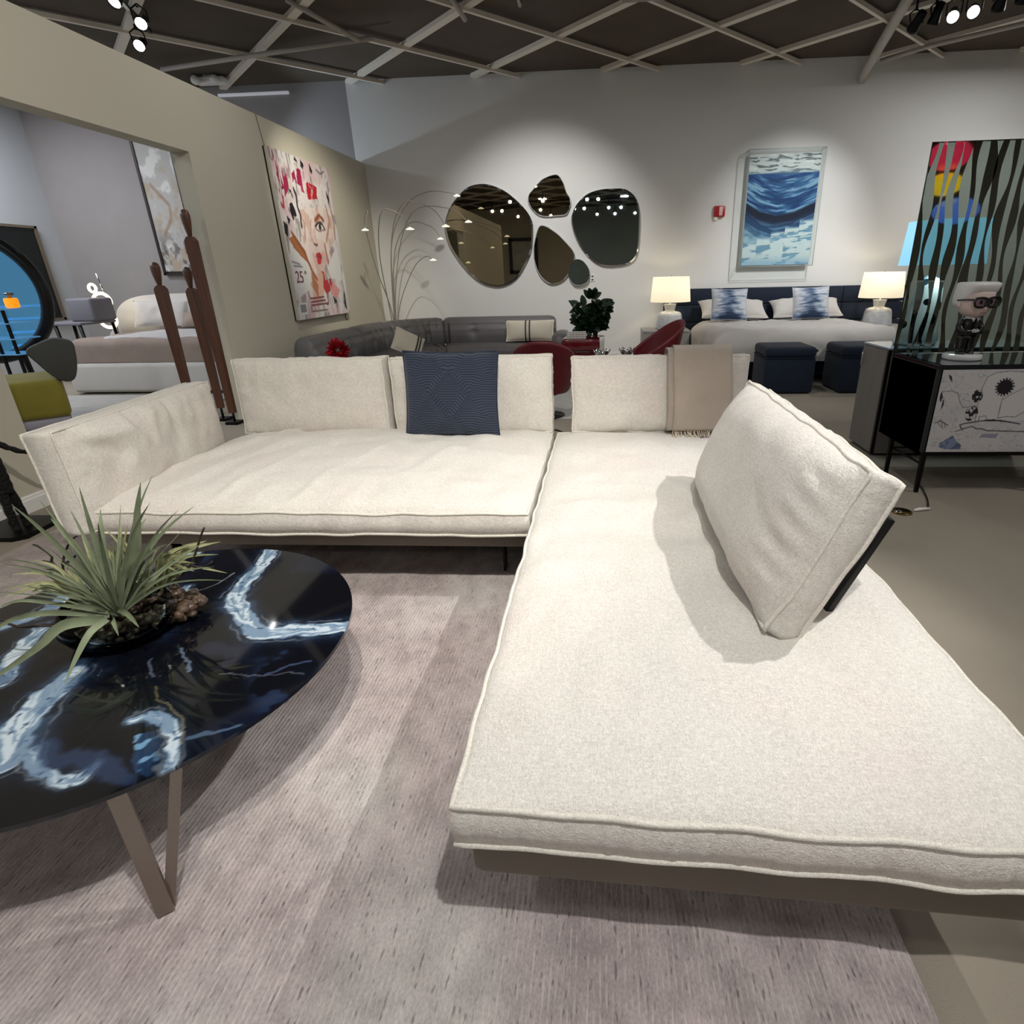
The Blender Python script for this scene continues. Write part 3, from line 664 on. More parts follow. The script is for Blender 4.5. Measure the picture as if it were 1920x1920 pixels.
for i in range(44):
    a = random.uniform(0, 2*PI); L_ = random.uniform(.14, .36); el = random.uniform(.5, 1.25)
    e = B0+Vector((math.cos(a)*math.cos(el)*L_, math.sin(a)*math.cos(el)*L_*.7, math.sin(el)*L_)); m_ = B0.lerp(e, .5)+Vector((0, 0, .02))
    ls.append(leaf([B0, B0.lerp(m_, .5), m_, e], random.uniform(.007, .014), basew=.8))
obj('spiky_leaves', merge(*ls), G1, t, True, 'spiky dark green leaves')
vs_ = []
for i in range(26):
    left = i < 12
    b_ = Vector((-1.57, 1.40, .535)) if left else Vector((-1.43, 1.5, .53))
    a = random.uniform(2.4, 4.0) if left else random.uniform(-.6, .9)
    L_ = random.uniform(.12, .24); hz = random.uniform(.02, .16)
    e = b_+Vector((math.cos(a)*L_, math.sin(a)*L_*.6, hz)); m_ = b_.lerp(e, .55)+Vector((0, 0, .05))
    vs_.append(leaf([b_, b_.lerp(m_, .5)+Vector((0, 0, .012)), m_, e], random.uniform(.012, .028), basew=.6))
for i in range(22):
    b_ = Vector((-1.5+random.uniform(-.08, .08), 1.44+random.uniform(-.05, .08), .53)); a = random.uniform(0, 2*PI)
    e = b_+Vector((math.cos(a)*.09, math.sin(a)*.06, random.uniform(.12, .26))); vs_.append(leaf([b_, b_.lerp(e, .5)+Vector((0, 0, .02)), e], random.uniform(.008, .016), basew=.6))
obj('variegated_leaves', merge(*vs_), G2, t, True, 'pale yellow-green arching leaves')
tw = []
for pts in [[(-1.56, 1.42, .54), (-1.636, 1.42, .607), (-1.644, 1.42, .647), (-1.614, 1.42, .707), (-1.577, 1.42, .747), (-1.558, 1.42, .758)], [(-1.64, 1.42, .63), (-1.671, 1.42, .667), (-1.665, 1.42, .691), (-1.695, 1.42, .722), (-1.71, 1.42, .728)], [(-1.642, 1.42, .66), (-1.611, 1.43, .676), (-1.59, 1.44, .70)], [(-1.614, 1.42, .707), (-1.63, 1.42, .73)], [(-1.671, 1.42, .667), (-1.70, 1.42, .672)],
            [(-1.38, 1.5, .55), (-1.3, 1.5, .62), (-1.24, 1.5, .72), (-1.22, 1.5, .75)], [(-1.3, 1.5, .62), (-1.25, 1.48, .62), (-1.2, 1.47, .65)], [(-1.6, 1.3, .53), (-1.68, 1.27, .54), (-1.72, 1.26, .58)], [(-1.56, 1.3, .52), (-1.6, 1.25, .56)]]:
    tw.append(tube(spline(pts, 3), [.0045-.0025*i/(len(pts)*3) for i in range((len(pts)-1)*3+1)], 5))
for q in (tw[:5], tw[5:7], tw[7:8], tw[8:]): obj('twig', merge(*q), TW, t, True, 'bare dark twig')
# ---------------------------------------------------------------- black figure sculpture on the far left
STAT = mat('rough_black_bronze', (20, 20, 21), .6, .3, bump=1, bscale=60, bdist=.02)
t = thing('figure_sculpture', 'rough black bronze standing figure holding a stick beside the left wall', 'sculpture', (-3.72, 3.04, 0))
obj('base', prism([(-3.93, 2.88), (-3.6, 2.88), (-3.54, 2.93), (-3.57, 3.23), (-3.93, 3.23)], 0.001, .028, 'z'), BLACKM, t, False, 'flat black plinth')
def rough(g, a, f):
    return [(x+a*ns(x*f, y*f, z*f), y+a*ns(x*f+9, y*f, z*f), z+a*ns(x*f, y*f+9, z*f)) for x, y, z in g[0]], g[1]
me = bpy.data.meshes.new('body'); bb = bmesh.new()
def limb(pts, rad, n=10, per=5):
    s = spline(pts, per); k_ = [rad[0]]
    k_ = [float(np.interp(i/(len(s)-1), np.linspace(0, 1, len(rad)), rad)) for i in range(len(s))]
    return rough(tube(s, k_, n), .006, 40)
body = merge(limb([(-3.655, 2.985, .03), (-3.68, 3.0, .04), (-3.685, 3.005, .16), (-3.695, 3.02, .30)], [.02, .022, .022, .03]), limb([(-3.665, 3.065, .03), (-3.69, 3.08, .04), (-3.69, 3.075, .16), (-3.70, 3.05, .30)], [.02, .022, .022, .03]),
             limb([(-3.70, 3.035, .26), (-3.705, 3.035, .36), (-3.715, 3.035, .46), (-3.725, 3.035, .56), (-3.73, 3.035, .62)], [.045, .05, .055, .05, .02], 14), limb([(-3.73, 3.035, .60), (-3.725, 3.035, .66), (-3.715, 3.03, .72), (-3.715, 3.03, .755)], [.02, .026, .038, .012], 12),
             limb([(-3.70, 3.075, .585), (-3.64, 3.10, .535), (-3.58, 3.13, .50), (-3.53, 3.165, .488)], [.022, .018, .014, .014]), limb([(-3.74, 2.99, .585), (-3.745, 2.95, .5), (-3.72, 2.92, .40)], [.022, .016, .014]))
obj('body', body, STAT, t)
obj('stick', tube([(-3.545, 3.16, .54), (-3.52, 3.17, .46), (-3.47, 3.18, .36), (-3.43, 3.19, .27)], [.006, .007, .006, .004], 6), STAT, t)
# ---------------------------------------------------------------- wooden totem figures in the opening
def totem(name, label, x, y, z0, zh, zt, w_, th, grp):
    t = thing(name, label, 'sculpture', (x, y, 0), 0, grp)
    body_ = hexa([(x-w_*.32, y-th*.4, z0), (x+w_*.32, y-th*.4, z0), (x+w_*.32, y+th*.4, z0), (x-w_*.32, y+th*.4, z0), (x-w_*.5, y-th*.5, zh), (x+w_*.5, y-th*.5, zh), (x+w_*.5, y+th*.5, zh), (x-w_*.5, y+th*.5, zh)])
    sh = prism([(x-w_*.5, zh), (x+w_*.5, zh), (x+w_*.3, zh+.03), (x+w_*.14, zh+.04), (x-w_*.14, zh+.04), (x-w_*.3, zh+.03)], y-th*.45, y+th*.45)
    obj('body', merge(body_, sh), WOOD, t, False)
    hh = zt-zh-.03
    obj('head', lathe([(.1*w_, 0), (.2*w_, .05*hh), (.3*w_, .25*hh), (.42*w_, .55*hh), (.45*w_, .78*hh), (.36*w_, .93*hh), (.12*w_, hh)], 18, (x, y, zh+.03), 1, .7), WOOD, t)
    obj('post', tube([(x, y, .02), (x, y, z0+.03)], .012, 8), BLACKM, t, True, 'thin metal mounting rod')
    obj('plinth', box(x-.07, y-.07, 0.001, x+.07, y+.07, .03, .004), BLACKM, t, False)
totem('totem_figure', 'tallest of the three carved wooden totem figures, right of the opening', -4.03, 5.815, .12, 1.83, 2.108, .105, .06, 'carved wooden totem figures')
totem('totem_figure', 'carved wooden totem figure standing apart, left of the other two', -4.77, 6.2, .14, 1.39, 1.66, .12, .06, 'carved wooden totem figures')
totem('totem_figure', 'shorter carved wooden totem figure half hidden behind the tallest one', -4.27, 5.98, .14, 1.36, 1.60, .10, .06, 'carved wooden totem figures')
# ---------------------------------------------------------------- grey leather corner sofa
t = thing('sofa', 'dark grey tufted leather corner sofa curving along both walls', 'sofa', (-2.4, 8.6, 0))
SP = []
for i in range(12): SP.append((-3.56, 6.35+1.75*i/11))
for i in range(1, 14):
    a = PI-(PI/2)*i/14; SP.append((-2.36+1.2*math.cos(a), 8.1+1.42*math.sin(a)))
for i in range(14): SP.append((-2.36+1.62*i/13, 9.52))
SP = [Vector((a, b)) for a, b in SP]
cum = [0]
for i in range(1, len(SP)): cum.append(cum[-1]+(SP[i]-SP[i-1]).length)
def at(s):
    s = max(0, min(cum[-1], s))
    for i in range(1, len(SP)):
        if s <= cum[i]+1e-9:
            u = (s-cum[i-1])/(cum[i]-cum[i-1]); p = SP[i-1].lerp(SP[i], u)
            j0, j1 = max(0, i-2), min(len(SP)-1, i+1); d = (SP[j1]-SP[j0]).normalized(); return p, Vector((d.y, -d.x))
def sweep(s0, s1, prof, n=14, endr=.05, tuft=None):
    """cross-section prof (offset inward, z) swept along the sofa path; ends pinched round"""
    V, F = [], []; m = len(prof); pc = (sum(p[0] for p in prof)/m, sum(p[1] for p in prof)/m)
    for i in range(n):
        u = i/(n-1); s = s0+(s1-s0)*u; p, nn = at(s)
        e = min(s-s0, s1-s)/endr; q = 1 if e >= 1 else .72+.28*math.sqrt(max(0, 1-(1-e)**2))
        for k, (a, z) in enumerate(prof):
            aa = pc[0]+(a-pc[0])*q; zz = pc[1]+(z-pc[1])*q
            if tuft: aa += tuft(u, zz, k)
            V.append((p.x+nn.x*aa, p.y+nn.y*aa, zz))
    for i in range(n-1):
        for k in range(m): F.append((i*m+k, (i+1)*m+k, (i+1)*m+(k+1) % m, i*m+(k+1) % m))
    F.append(tuple(range(m))); F.append(tuple((n-1)*m+k for k in range(m-1, -1, -1)))
    return V, F
TOT = cum[-1]; secs = [(.02, 1.35), (1.36, 2.42), (2.43, 3.55), (3.56, TOT-.02)]
rnd_ = lambda a0, z0, a1, z1, r: smoothpoly([(a0+r, z0), (a1-r, z0), (a1, z0+r), (a1, z1-r), (a1-r, z1), (a0+r, z1), (a0, z1-r), (a0, z0+r)], 2)
obj('base', sweep(.0, TOT, rnd_(.05, .05, .95, .26, .04), 60), GREYL, t)
for s0, s1 in secs:
    obj('seat_cushion', sweep(s0, s1, rnd_(.22, .24, 1.02, .46, .07), 22, .1), GREYL, t)
    def tf(u, z, k):
        d = 0
        for cu in (.3, .7):
            d -= .035*math.exp(-((u-cu)/.04)**2)*math.exp(-((z-.62)/.07)**2)
            d -= .008*math.exp(-((u-cu)/.02)**2)*(1 if .5 < z < .74 else 0)
        d -= .006*math.exp(-((z-.62)/.02)**2)
        return d
    prof = smoothpoly([(.06, .40), (.30, .40), (.35, .55), (.34, .66), (.30, .72), (.28, .78), (.20, .835), (.08, .83), (.02, .74), (.02, .55)], 4)
    o = obj('backrest', sweep(s0, s1, prof, 60, .13, lambda u, z, k: tf(u, z, k) if True else 0), GREYL, t)
for s0, s1, nm in ((-.14, .03, 'arm'), (TOT-.03, TOT+.2, 'arm')):
    pA, nA = at(0 if s0 < 0 else TOT); d = Vector((-nA.y, nA.x)) if s0 < 0 else Vector((-nA.y, nA.x))
    d = (SP[1]-SP[0]).normalized() if s0 < 0 else (SP[-1]-SP[-2]).normalized()
    a, b = (s0, s1) if s0 < 0 else (s0-TOT, s1-TOT)
    V, F = [], []; pr = rnd_(.04, .06, .98, .62, .12); m = len(pr); N_ = 8
    for i in range(N_):
        u = i/(N_-1); q = .86+.14*math.sin(PI*u)**.5 if 0 < u < 1 else .86
        for (o_, z) in pr:
            c = pA+d*(a+(b-a)*u)+nA*(.5+(o_-.5)*q); V.append((c.x, c.y, .34+(z-.34)*q))
    for i in range(N_-1):
        for k in range(m): F.append((i*m+k, (i+1)*m+k, (i+1)*m+(k+1) % m, i*m+(k+1) % m))
    F.append(tuple(range(m))); F.append(tuple((N_-1)*m+k for k in range(m-1, -1, -1)))
    obj(nm, (V, F), GREYL, t)
BEIGE = mat('oatmeal_linen', (196, 188, 172), .9, bump=.3, bscale=150, var=.06); STRAP = mat('charcoal_strap', (52, 48, 46), .7)
def strapcushion(label, loc, rot, L_, H_, T_, straps):
    t = thing('throw_pillow', label, 'cushion', loc, 0, None, True); t.rotation_euler = rot
    g, lp = pillowgeo(L_, H_, T_, 24, 18, .05, seed=4)
    o = obj('cover', g, BEIGE, t)
    fs = []
    for sx in straps:
        def fn(u, v, sx=sx):
            s = (sx+(u-.5)*.022)/(L_/2); tt = -1+2*v
            h = T_/2*max(0, (1-s*s)*(1-tt*tt))**.45+.009
            return sx+(u-.5)*.022, -h, (tt*.97+1)*H_/2
        fs.append(grid(3, 20, fn))
    obj('strap', merge(*fs), STRAP, t, True, 'dark straps')
strapcushion('oatmeal lumbar cushion with dark double strap on grey leather sofa, upright', (-1.13, 8.93, .49), (-.25, 0, 0), .76, .32, .15, (-.06, -.0, ))
strapcushion('square oatmeal cushion with dark strap tilted on its corner on grey leather sofa', (-2.62, 7.50, .50), (-.5, .5, .55), .42, .34, .14, (.1, .14))
# ---------------------------------------------------------------- flowers, red table, planter, burgundy chairs
t = thing('flower_vase', 'crimson pom-pom flower in tall glass vase peeking over the sofa back', 'flowers', (-2.58, 5.5, 0))
obj('vase', lathe([(.06, 0.001), (.07, .02), (.055, .3), (.045, .62), (.05, .64), (.04, .62), (.05, .3), (.06, .03)], 24, (-2.58, 5.5, 0)), glass('vase_glass', (235, 240, 240), .2), t)
obj('stem', tube([(-2.58, 5.5, .03), (-2.585, 5.5, .4), (-2.587, 5.5, .78)], .006, 6), G1, t)
pet = []
for i in range(260):
    a = random.uniform(0, 2*PI); ph = math.acos(random.uniform(-.75, 1)); d = Vector((math.sin(ph)*math.cos(a), math.sin(ph)*math.sin(a), math.cos(ph)))
    c = Vector((-2.587, 5.5, .80)); e = frame_of(d); p0 = c+d*.03; p1 = c+d*random.uniform(.085, .135); s_ = e[0]*.02
    pet.append(([tuple(p0), tuple(p0.lerp(p1, .7)+s_+d*.01), tuple(p1+e[1]*.012), tuple(p0.lerp(p1, .7)-s_)], [(0, 1, 2, 3)]))
obj('blossom', merge(*pet), mat('crimson_petals', (168, 16, 34), .6, var=.3, vscale=30), t, False, 'crimson blossom')
REDG = mat('dark_red_lacquer', (98, 14, 26), .12, coat=.8)
t = thing('side_table', 'glossy dark red side table with lower cube beside the grey leather sofa', 'side table', (-.31, 8.12, 0))
obj('tabletop', box(-.57, 7.85, .47, -.05, 8.4, .615, .02), REDG, t, 'auto'); obj('base', box(-.54, 7.92, 0.0125, -.10, 8.36, .47, .01), REDG, t, 'auto')
t = thing('box', 'white latticed box on the dark red side table', 'box', (-.38, 8.05, .616))
obj('body', box(-.50, 8.0, .617, -.24, 8.14, .70, .005), WHITE, t, False)
lt = [box(-.50+.26*i/6-.004, 7.992, .619, -.50+.26*i/6+.004, 8.0, .70) for i in range(7)]+[box(-.50, 7.992, .621+.08*i/3-.003, -.24, 8.0, .621+.08*i/3+.003) for i in range(4)]
obj('lattice', merge(*lt), mat('box_lattice', (200, 198, 192), .6), t, False)
t = thing('potted_plant', 'dark green rubber plant in a tall white pot beside the dark red side table', 'plant', (-.16, 8.85, 0))
obj('pot', lathe([(.001, .001), (.12, .001), (.15, .05), (.175, .5), (.18, .56), (.165, .56), (.16, .5), (.001, .5)], 32, (-.16, 8.85, 0)), WHITE, t)
obj('soil', lathe([(.001, .49), (.155, .49), (.15, .52), (.001, .525)], 24, (-.16, 8.85, 0)), mat('potting_soil', (38, 30, 24), .95, var=.3), t)
LEAFM = mat('rubber_plant_leaf', (22, 40, 24), .3, var=.3, vscale=8, coat=.15)
lv = []; st = []
random.seed(21)
for i in range(15):
    a = 2*PI*i*.382*1.0+random.uniform(-.3, .3); r = random.uniform(.06, .30); h = random.uniform(.78, 1.10)
    tip = Vector((-.2+r*math.cos(a), 8.82+r*math.sin(a)*.8, h)); b_ = Vector((-.16+.04*math.cos(a), 8.85+.04*math.sin(a), .5))
    s = spline([b_, b_.lerp(tip, .5)+Vector((0, 0, .05)), tip], 6); st.append(tube(s, [.012-.007*k_/12 for k_ in range(13)], 6))
    for q in range(15):
        p = s[4+int(q*8/15)]; aa = a+random.uniform(-1.7, 1.7); L_ = random.uniform(.13, .21); el = random.uniform(-.4, .9)
        d = Vector((math.cos(aa)*math.cos(el), math.sin(aa)*math.cos(el), math.sin(el))); e = p+d*L_
        lv.append(leaf([p, p+d*L_*.3+Vector((0, 0, .01)), p+d*L_*.7+Vector((0, 0, .012)), e], random.uniform(.10, .14), fold=.25, basew=.2, tipw=.1))
tp = Vector((-.18, 8.83, 1.1))
for q in range(9):
    aa = q*2.4; el = .5+.08*q; d = Vector((math.cos(aa)*math.cos(el), math.sin(aa)*math.cos(el), math.sin(el))); lv.append(leaf([tp, tp+d*.06, tp+d*.13, tp+d*.17], .11, fold=.2, basew=.2, tipw=.1))
obj('stems', merge(*st), TW, t); obj('leaves', merge(*lv), LEAFM, t, True, 'broad dark green leaves')
def tubchair(name, label, loc, rz, hi=.80, grp='burgundy tub chairs'):
    t = thing(name, label, 'chair', loc, rz, grp, True)
    NA, NZ = 40, 10; V, F = [], []
    # local: faces -Y; theta 0 at back (+Y)
    for j in range(NZ+1):
        v = j/NZ
        for i in range(NA+1):
            th = (-1+2*i/NA)*2.2; c = math.cos(th/2.2*PI/2)
            top = .50+(hi-.50)*max(0, c)**1.1
            z = .26+(top-.26)*v; r = .21+.10*v**.7+.015*math.sin(v*PI)
            x = r*1.02*math.sin(th); y = r*math.cos(th)*.98+(.07*v**1.5 if abs(th) < 1.3 else .07*v**1.5*max(0, (2.2-abs(th))/.9))
            V.append((x, y, z))
    for j in range(NZ):
        for i in range(NA): a = j*(NA+1)+i; F.append((a, a+1, a+NA+2, a+NA+1))
    o = obj('shell', (V, F), BURG, t); s = o.modifiers.new('thick', 'SOLIDIFY'); s.thickness = .045; s.offset = 0
    b_ = o.modifiers.new('soft', 'SUBSURF'); b_.levels = 1; b_.render_levels = 1
    obj('seat', lathe([(.001, .30), (.2, .30), (.25, .33), (.26, .38), (.24, .43), (.15, .45), (.001, .455)], 32, (0, -.02, 0), 1.05, 1), BURG, t)
    obj('underside', lathe([(.001, .22), (.1, .22), (.2, .26), (.21, .31), (.001, .31)], 28), BURG, t)
    obj('pedestal', lathe([(.20, .001), (.20, .008), (.03, .02), (.025, .05), (.025, .23)], 28), BLACKM, t)
    return t
tubchair('tub_chair', 'burgundy tub chair with its rounded back turned to the viewer', (-.62, 6.05, .012), PI, .83)
tubchair('tub_chair', 'burgundy leather tub chair seen from the side, left of the bed', (.62, 7.35, .012), -PI/2+.25, .88)
t = thing('side_table', 'small round glass-topped table with chrome rim between the burgundy chairs', 'side table', (.13, 6.75, .012))
obj('tabletop', lathe([(.001, .50), (.27, .50), (.275, .507), (.27, .514), (.001, .514)], 40, (.13, 6.75, .012)), mat('bronze_mirror_top', (160, 150, 135), .08, 1), t)
obj('column', lathe([(.03, .02), (.02, .1), (.02, .45), (.06, .50)], 20, (.13, 6.75, .012)), CHROME, t)
obj('base', lathe([(.17, .001), (.17, .01), (.03, .03)], 30, (.13, 6.75, .012)), CHROME, t)
def flowerbowl(label, x, y, r):
    t = thing('bowl', label, 'bowl', (x, y, .527), 0, 'petal-shaped chrome bowls')
    g = []
    for i in range(6):
        a = i*PI/3; d = Vector((math.cos(a), math.sin(a), 0)); e = Vector((-d.y, d.x, 0)); c = Vector((x, y, .53))
        def fn(u, v, d=d, e=e, c=c):
            s = (u-.5)*2; rad = r*(.25+.75*v); w_ = r*.5*math.sin(PI*min(1, .15+v*.8))
            return c+d*rad+e*(s*w_)+Vector((0, 0, .085*v**1.6+.02*s*s))
        g.append(grid(6, 8, fn))
    o = obj('petals', merge(*g), CHROME, t); s = o.modifiers.new('thick', 'SOLIDIFY'); s.thickness = .004
    obj('foot', lathe([(.03, .001), (.03, .006), (.02, .012)], 16, (x, y, .527)), CHROME, t)
flowerbowl('petal-shaped chrome bowl on the left of the small round table', -.02, 6.68, .10)
flowerbowl('petal-shaped chrome bowl on the right of the small round table', .27, 6.78, .09)
# ---------------------------------------------------------------- arc lamp in the corner
LAMPW = mat('pale_lamp_arm', (158, 155, 147), .5, .1)
t = thing('floor_lamp', 'thin multi-armed arc floor lamp with small disc heads behind the grey sofa', 'lamp', (-3.6, 9.95, 0))
obj('base', lathe([(.001, .001), (.14, .001), (.14, .03), (.03, .04), (.001, .04)], 28, (-3.6, 9.98, 0)), LAMPW, t)
DISC = mat('lamp_disc', (240, 238, 225), .4, emit=(255, 248, 225), estr=.9)
arms = [[(-3.6, 9.98, .03), (-3.62, 9.95, .9), (-3.66, 9.6, 1.6), (-3.55, 9.1, 2.2), (-3.40, 8.9, 2.36), (-3.45, 8.9, 2.22), (-3.48, 8.9, 2.10)],
        [(-3.6, 9.98, .03), (-3.56, 9.95, 1.0), (-3.42, 9.9, 1.86), (-3.1, 9.8, 2.25), (-2.75, 9.7, 2.2), (-2.62, 9.7, 2.08), (-2.59, 9.7, 2.0)],
        [(-3.6, 9.98, .03), (-3.58, 9.96, 1.1), (-3.45, 9.9, 2.0), (-3.1, 9.75, 2.5), (-2.7, 9.6, 2.66), (-2.3, 9.5, 2.62), (-2.22, 9.5, 2.575)],
        [(-3.6, 9.98, .03), (-3.55, 9.9, 1.0), (-3.35, 9.6, 2.0), (-2.9, 9.0, 2.45), (-2.3, 8.3, 2.3), (-2.05, 8.0, 2.05)],
        [(-3.6, 9.98, .03), (-3.55, 9.95, 1.0), (-3.3, 9.85, 1.95), (-2.85, 9.4, 2.4), (-2.2, 8.9, 2.35), (-1.9, 8.7, 2.15)],
        [(-3.6, 9.98, .03), (-3.6, 9.8, 1.0), (-3.5, 9.4, 1.8), (-3.1, 8.6, 2.3), (-2.6, 7.9, 2.2), (-2.4, 7.6, 2.0)],
        [(-3.6, 9.98, .03), (-3.5, 9.95, .9), (-3.15, 9.85, 1.55), (-2.8, 9.5, 1.75), (-2.6, 9.2, 1.68)]]
for i, ap in enumerate(arms):
    s = spline(ap, 7); a = obj('arm', tube(s, [.009-.005*k_/len(s) for k_ in range(len(s))], 6), LAMPW, t)
    e = s[-1]; obj('lamp_head', lathe([(.008, .03), (.02, .022), (.05, .008), (.052, 0), (.001, -.004)], 18, tuple(e)), DISC, a, True, 'small white disc head')
# ---------------------------------------------------------------- wall mirrors
MB = mat('bronze_mirror', (178, 166, 142), .015, 1); MG = mat('smoke_mirror', (150, 164, 168), .015, 1)
M1 = [(-2.038, 2.852), (-1.855, 2.830), (-1.639, 2.743), (-1.427, 2.582), (-1.269, 2.413), (-1.192, 2.261), (-1.185, 2.109), (-1.219, 1.853), (-1.325, 1.629), (-1.491, 1.402), (-1.692, 1.289), (-1.889, 1.266), (-2.119, 1.334), (-2.322, 1.492), (-2.497, 1.709), (-2.630, 1.940), (-2.680, 2.165), (-2.655, 2.351), (-2.572, 2.516), (-2.425, 2.677), (-2.245, 2.810)]
M2 = [(-0.789, 2.957), (-0.709, 2.915), (-0.648, 2.810), (-0.606, 2.688), (-0.553, 2.606), (-0.545, 2.508), (-0.584, 2.411), (-0.640, 2.355), (-0.807, 2.343), (-0.956, 2.338), (-1.085, 2.367), (-1.192, 2.461), (-1.252, 2.577), (-1.238, 2.675), (-1.161, 2.753), (-1.084, 2.831), (-0.972, 2.908)]
M3 = [(-1.044, 2.210), (-0.942, 2.187), (-0.777, 2.082), (-0.649, 1.960), (-0.539, 1.837), (-0.488, 1.732), (-0.524, 1.611), (-0.584, 1.471), (-0.682, 1.349), (-0.819, 1.289), (-0.953, 1.300), (-1.085, 1.411), (-1.156, 1.555), (-1.191, 1.714), (-1.184, 1.887), (-1.133, 2.091), (-1.092, 2.183)]
M4 = [(-0.428, 1.678), (-0.334, 1.633), (-0.250, 1.517), (-0.238, 1.410), (-0.280, 1.304), (-0.396, 1.253), (-0.511, 1.273), (-0.586, 1.364), (-0.612, 1.489), (-0.572, 1.585), (-0.504, 1.663)]
M5 = [(0.182, 2.721), (0.363, 2.700), (0.509, 2.591), (0.576, 2.428), (0.599, 2.213), (0.589, 1.895), (0.548, 1.690), (0.419, 1.580), (0.194, 1.545), (-0.032, 1.564), (-0.202, 1.656), (-0.370, 1.833), (-0.480, 2.023), (-0.541, 2.227), (-0.520, 2.376), (-0.435, 2.521), (-0.269, 2.654), (-0.052, 2.712)]
for pts, m_, lab, yf in ((M1, MB, 'largest of the pebble-shaped wall mirrors, bronze tinted, leftmost', 10.40), (M2, MB, 'topmost small pebble-shaped wall mirror with pointed top', 10.40), (M3, MB, 'drop-shaped bronze wall mirror low in the middle of the cluster', 10.40), (M4, MG, 'smallest round wall mirror at the bottom of the cluster', 10.385), (M5, MG, 'large smoky grey pebble-shaped wall mirror on the right of the cluster', 10.40)):
    sp_ = smoothpoly(pts, 5); n_ = len(sp_); cx_ = sum(p[0] for p in sp_)/n_; cz_ = sum(p[1] for p in sp_)/n_
    t = thing('wall_mirror', lab, 'mirror', (cx_, 10.45, cz_), 0, 'pebble-shaped wall mirrors')
    V = [(p[0]*1-.0*(p[0]-cx_), yf, p[1]) for p in [((p[0]-cx_)*.965+cx_, (p[1]-cz_)*.965+cz_) for p in sp_]]
    obj('mirror_glass', (V, [tuple(range(n_))]), m_, t, False)
    V2 = V+[(p[0], yf+.016, p[1]) for p in sp_]+[(p[0], 10.455, p[1]) for p in sp_]
    F2 = [(a+i, a+(i+1) % n_, a+n_+(i+1) % n_, a+n_+i) for a in (0, n_) for i in range(n_)]
    obj('bevelled_rim', (V2, F2), CHROME, t, False, 'bright bevelled rim')
t = thing('power_outlet', 'white wall outlet right of the smallest mirror', 'outlet', (-.19, 10.455, 1.37))
obj('plate', box(-.235, 10.45, 1.31, -.15, 10.459, 1.43, .004), WHITE, t, False); [obj('socket', box(-.21, 10.446, z, -.175, 10.451, z+.025), WHITE if False else GREYL, t, False) for z in (1.385, 1.33)]
t = thing('wall_mounted_alarm', 'red fire alarm strobe box on the white wall left of the wave artwork', 'alarm', (1.88, 10.455, 2.28))
obj('housing', box(1.80, 10.40, 2.26, 1.975, 10.459, 2.42, .01), mat('alarm_red', (168, 30, 34), .4), t, 'auto')
obj('strobe', box(1.875, 10.385, 2.275, 1.93, 10.402, 2.405, .006), mat('strobe_lens', (226, 190, 190), .2), t, 'auto'); obj('bracket', box(1.81, 10.42, 2.215, 1.86, 10.459, 2.258), WHITE, t, False)
# ---------------------------------------------------------------- bed group
GREYN = mat('grey_lacquer', (150, 148, 146), .45)
def nightstand(label, x0, x1):
    t = thing('nightstand', label, 'nightstand', ((x0+x1)/2, 9.9, 0), 0, 'grey nightstands')
    obj('body', box(x0, 9.62, .06, x1, 10.2, .555, .006), GREYN, t, 'auto'); obj('plinth', box(x0+.03, 9.66, 0.001, x1-.03, 10.18, .06), BLACKP, t, False)
    for z0, z1 in ((.08, .30), (.312, .535)):
        d = obj('drawer', box(x0+.015, 9.605, z0, x1-.015, 9.622, z1, .003), GREYN, t, False); obj('pull', box(x0+.015, 9.598, z1-.012, x1-.015, 9.606, z1-.004), CHROME, d, False)
nightstand('grey two-drawer nightstand left of the bed, behind the burgundy chair', .64, 1.40)
nightstand('grey two-drawer nightstand right of the bed', 4.06, 4.86)
SHADE = mat('linen_shade', (238, 230, 208), .9, emit=(255, 240, 205), estr=.8)
def tablelamp(label, x, y):
    t = thing('table_lamp', label, 'lamp', (x, y, .556), 0, 'bedside table lamps')
    obj('body', lathe([(.001, 0), (.22, .002), (.225, .02), (.20, .21), (.185, .25), (.15, .272), (.085, .285), (.08, .30), (.10, .385), (.104, .395), (.001, .395)], 40, (x, y, .558)), mat('glazed_grey_ceramic', (196, 200, 206), .15, coat=.5, var=.18, vscale=14) if 'glazed_grey_ceramic' not in bpy.data.materials else bpy.data.materials['glazed_grey_ceramic'], t)
    obj('stem', tube([(x, y, .94), (x, y, 1.36)], .012, 8), CHROME, t)
    s = obj('shade', ([(x+r*math.cos(2*PI*k/40), y+r*math.sin(2*PI*k/40), z) for r, z in ((.325, .985), (.29, 1.365)) for k in range(40)], [(k, (k+1) % 40, 40+(k+1) % 40, 40+k) for k in range(40)]), SHADE, t)
    sm = s.modifiers.new('thick', 'SOLIDIFY'); sm.thickness = .004
    obj('finial', lathe([(.004, 0), (.012, .01), (.004, .025)], 10, (x, y, 1.36)), CHROME, t)
    l = bpy.data.lights.new('bulb', 'POINT'); l.energy = 5; l.color = (1, .84, .62); l.shadow_soft_size = .05; lo = bpy.data.objects.new('bulb', l); COL.objects.link(lo); lo.location = (x, y, 1.2)
tablelamp('glazed ceramic lamp with cream drum shade on the left nightstand', 1.09, 9.86)
tablelamp('glazed ceramic lamp with cream drum shade on the right nightstand', 4.42, 9.86)
t = thing('bed', 'king bed with navy upholstered frame and wide headboard under grey duvet', 'bed', (3.0, 9.0, 0))
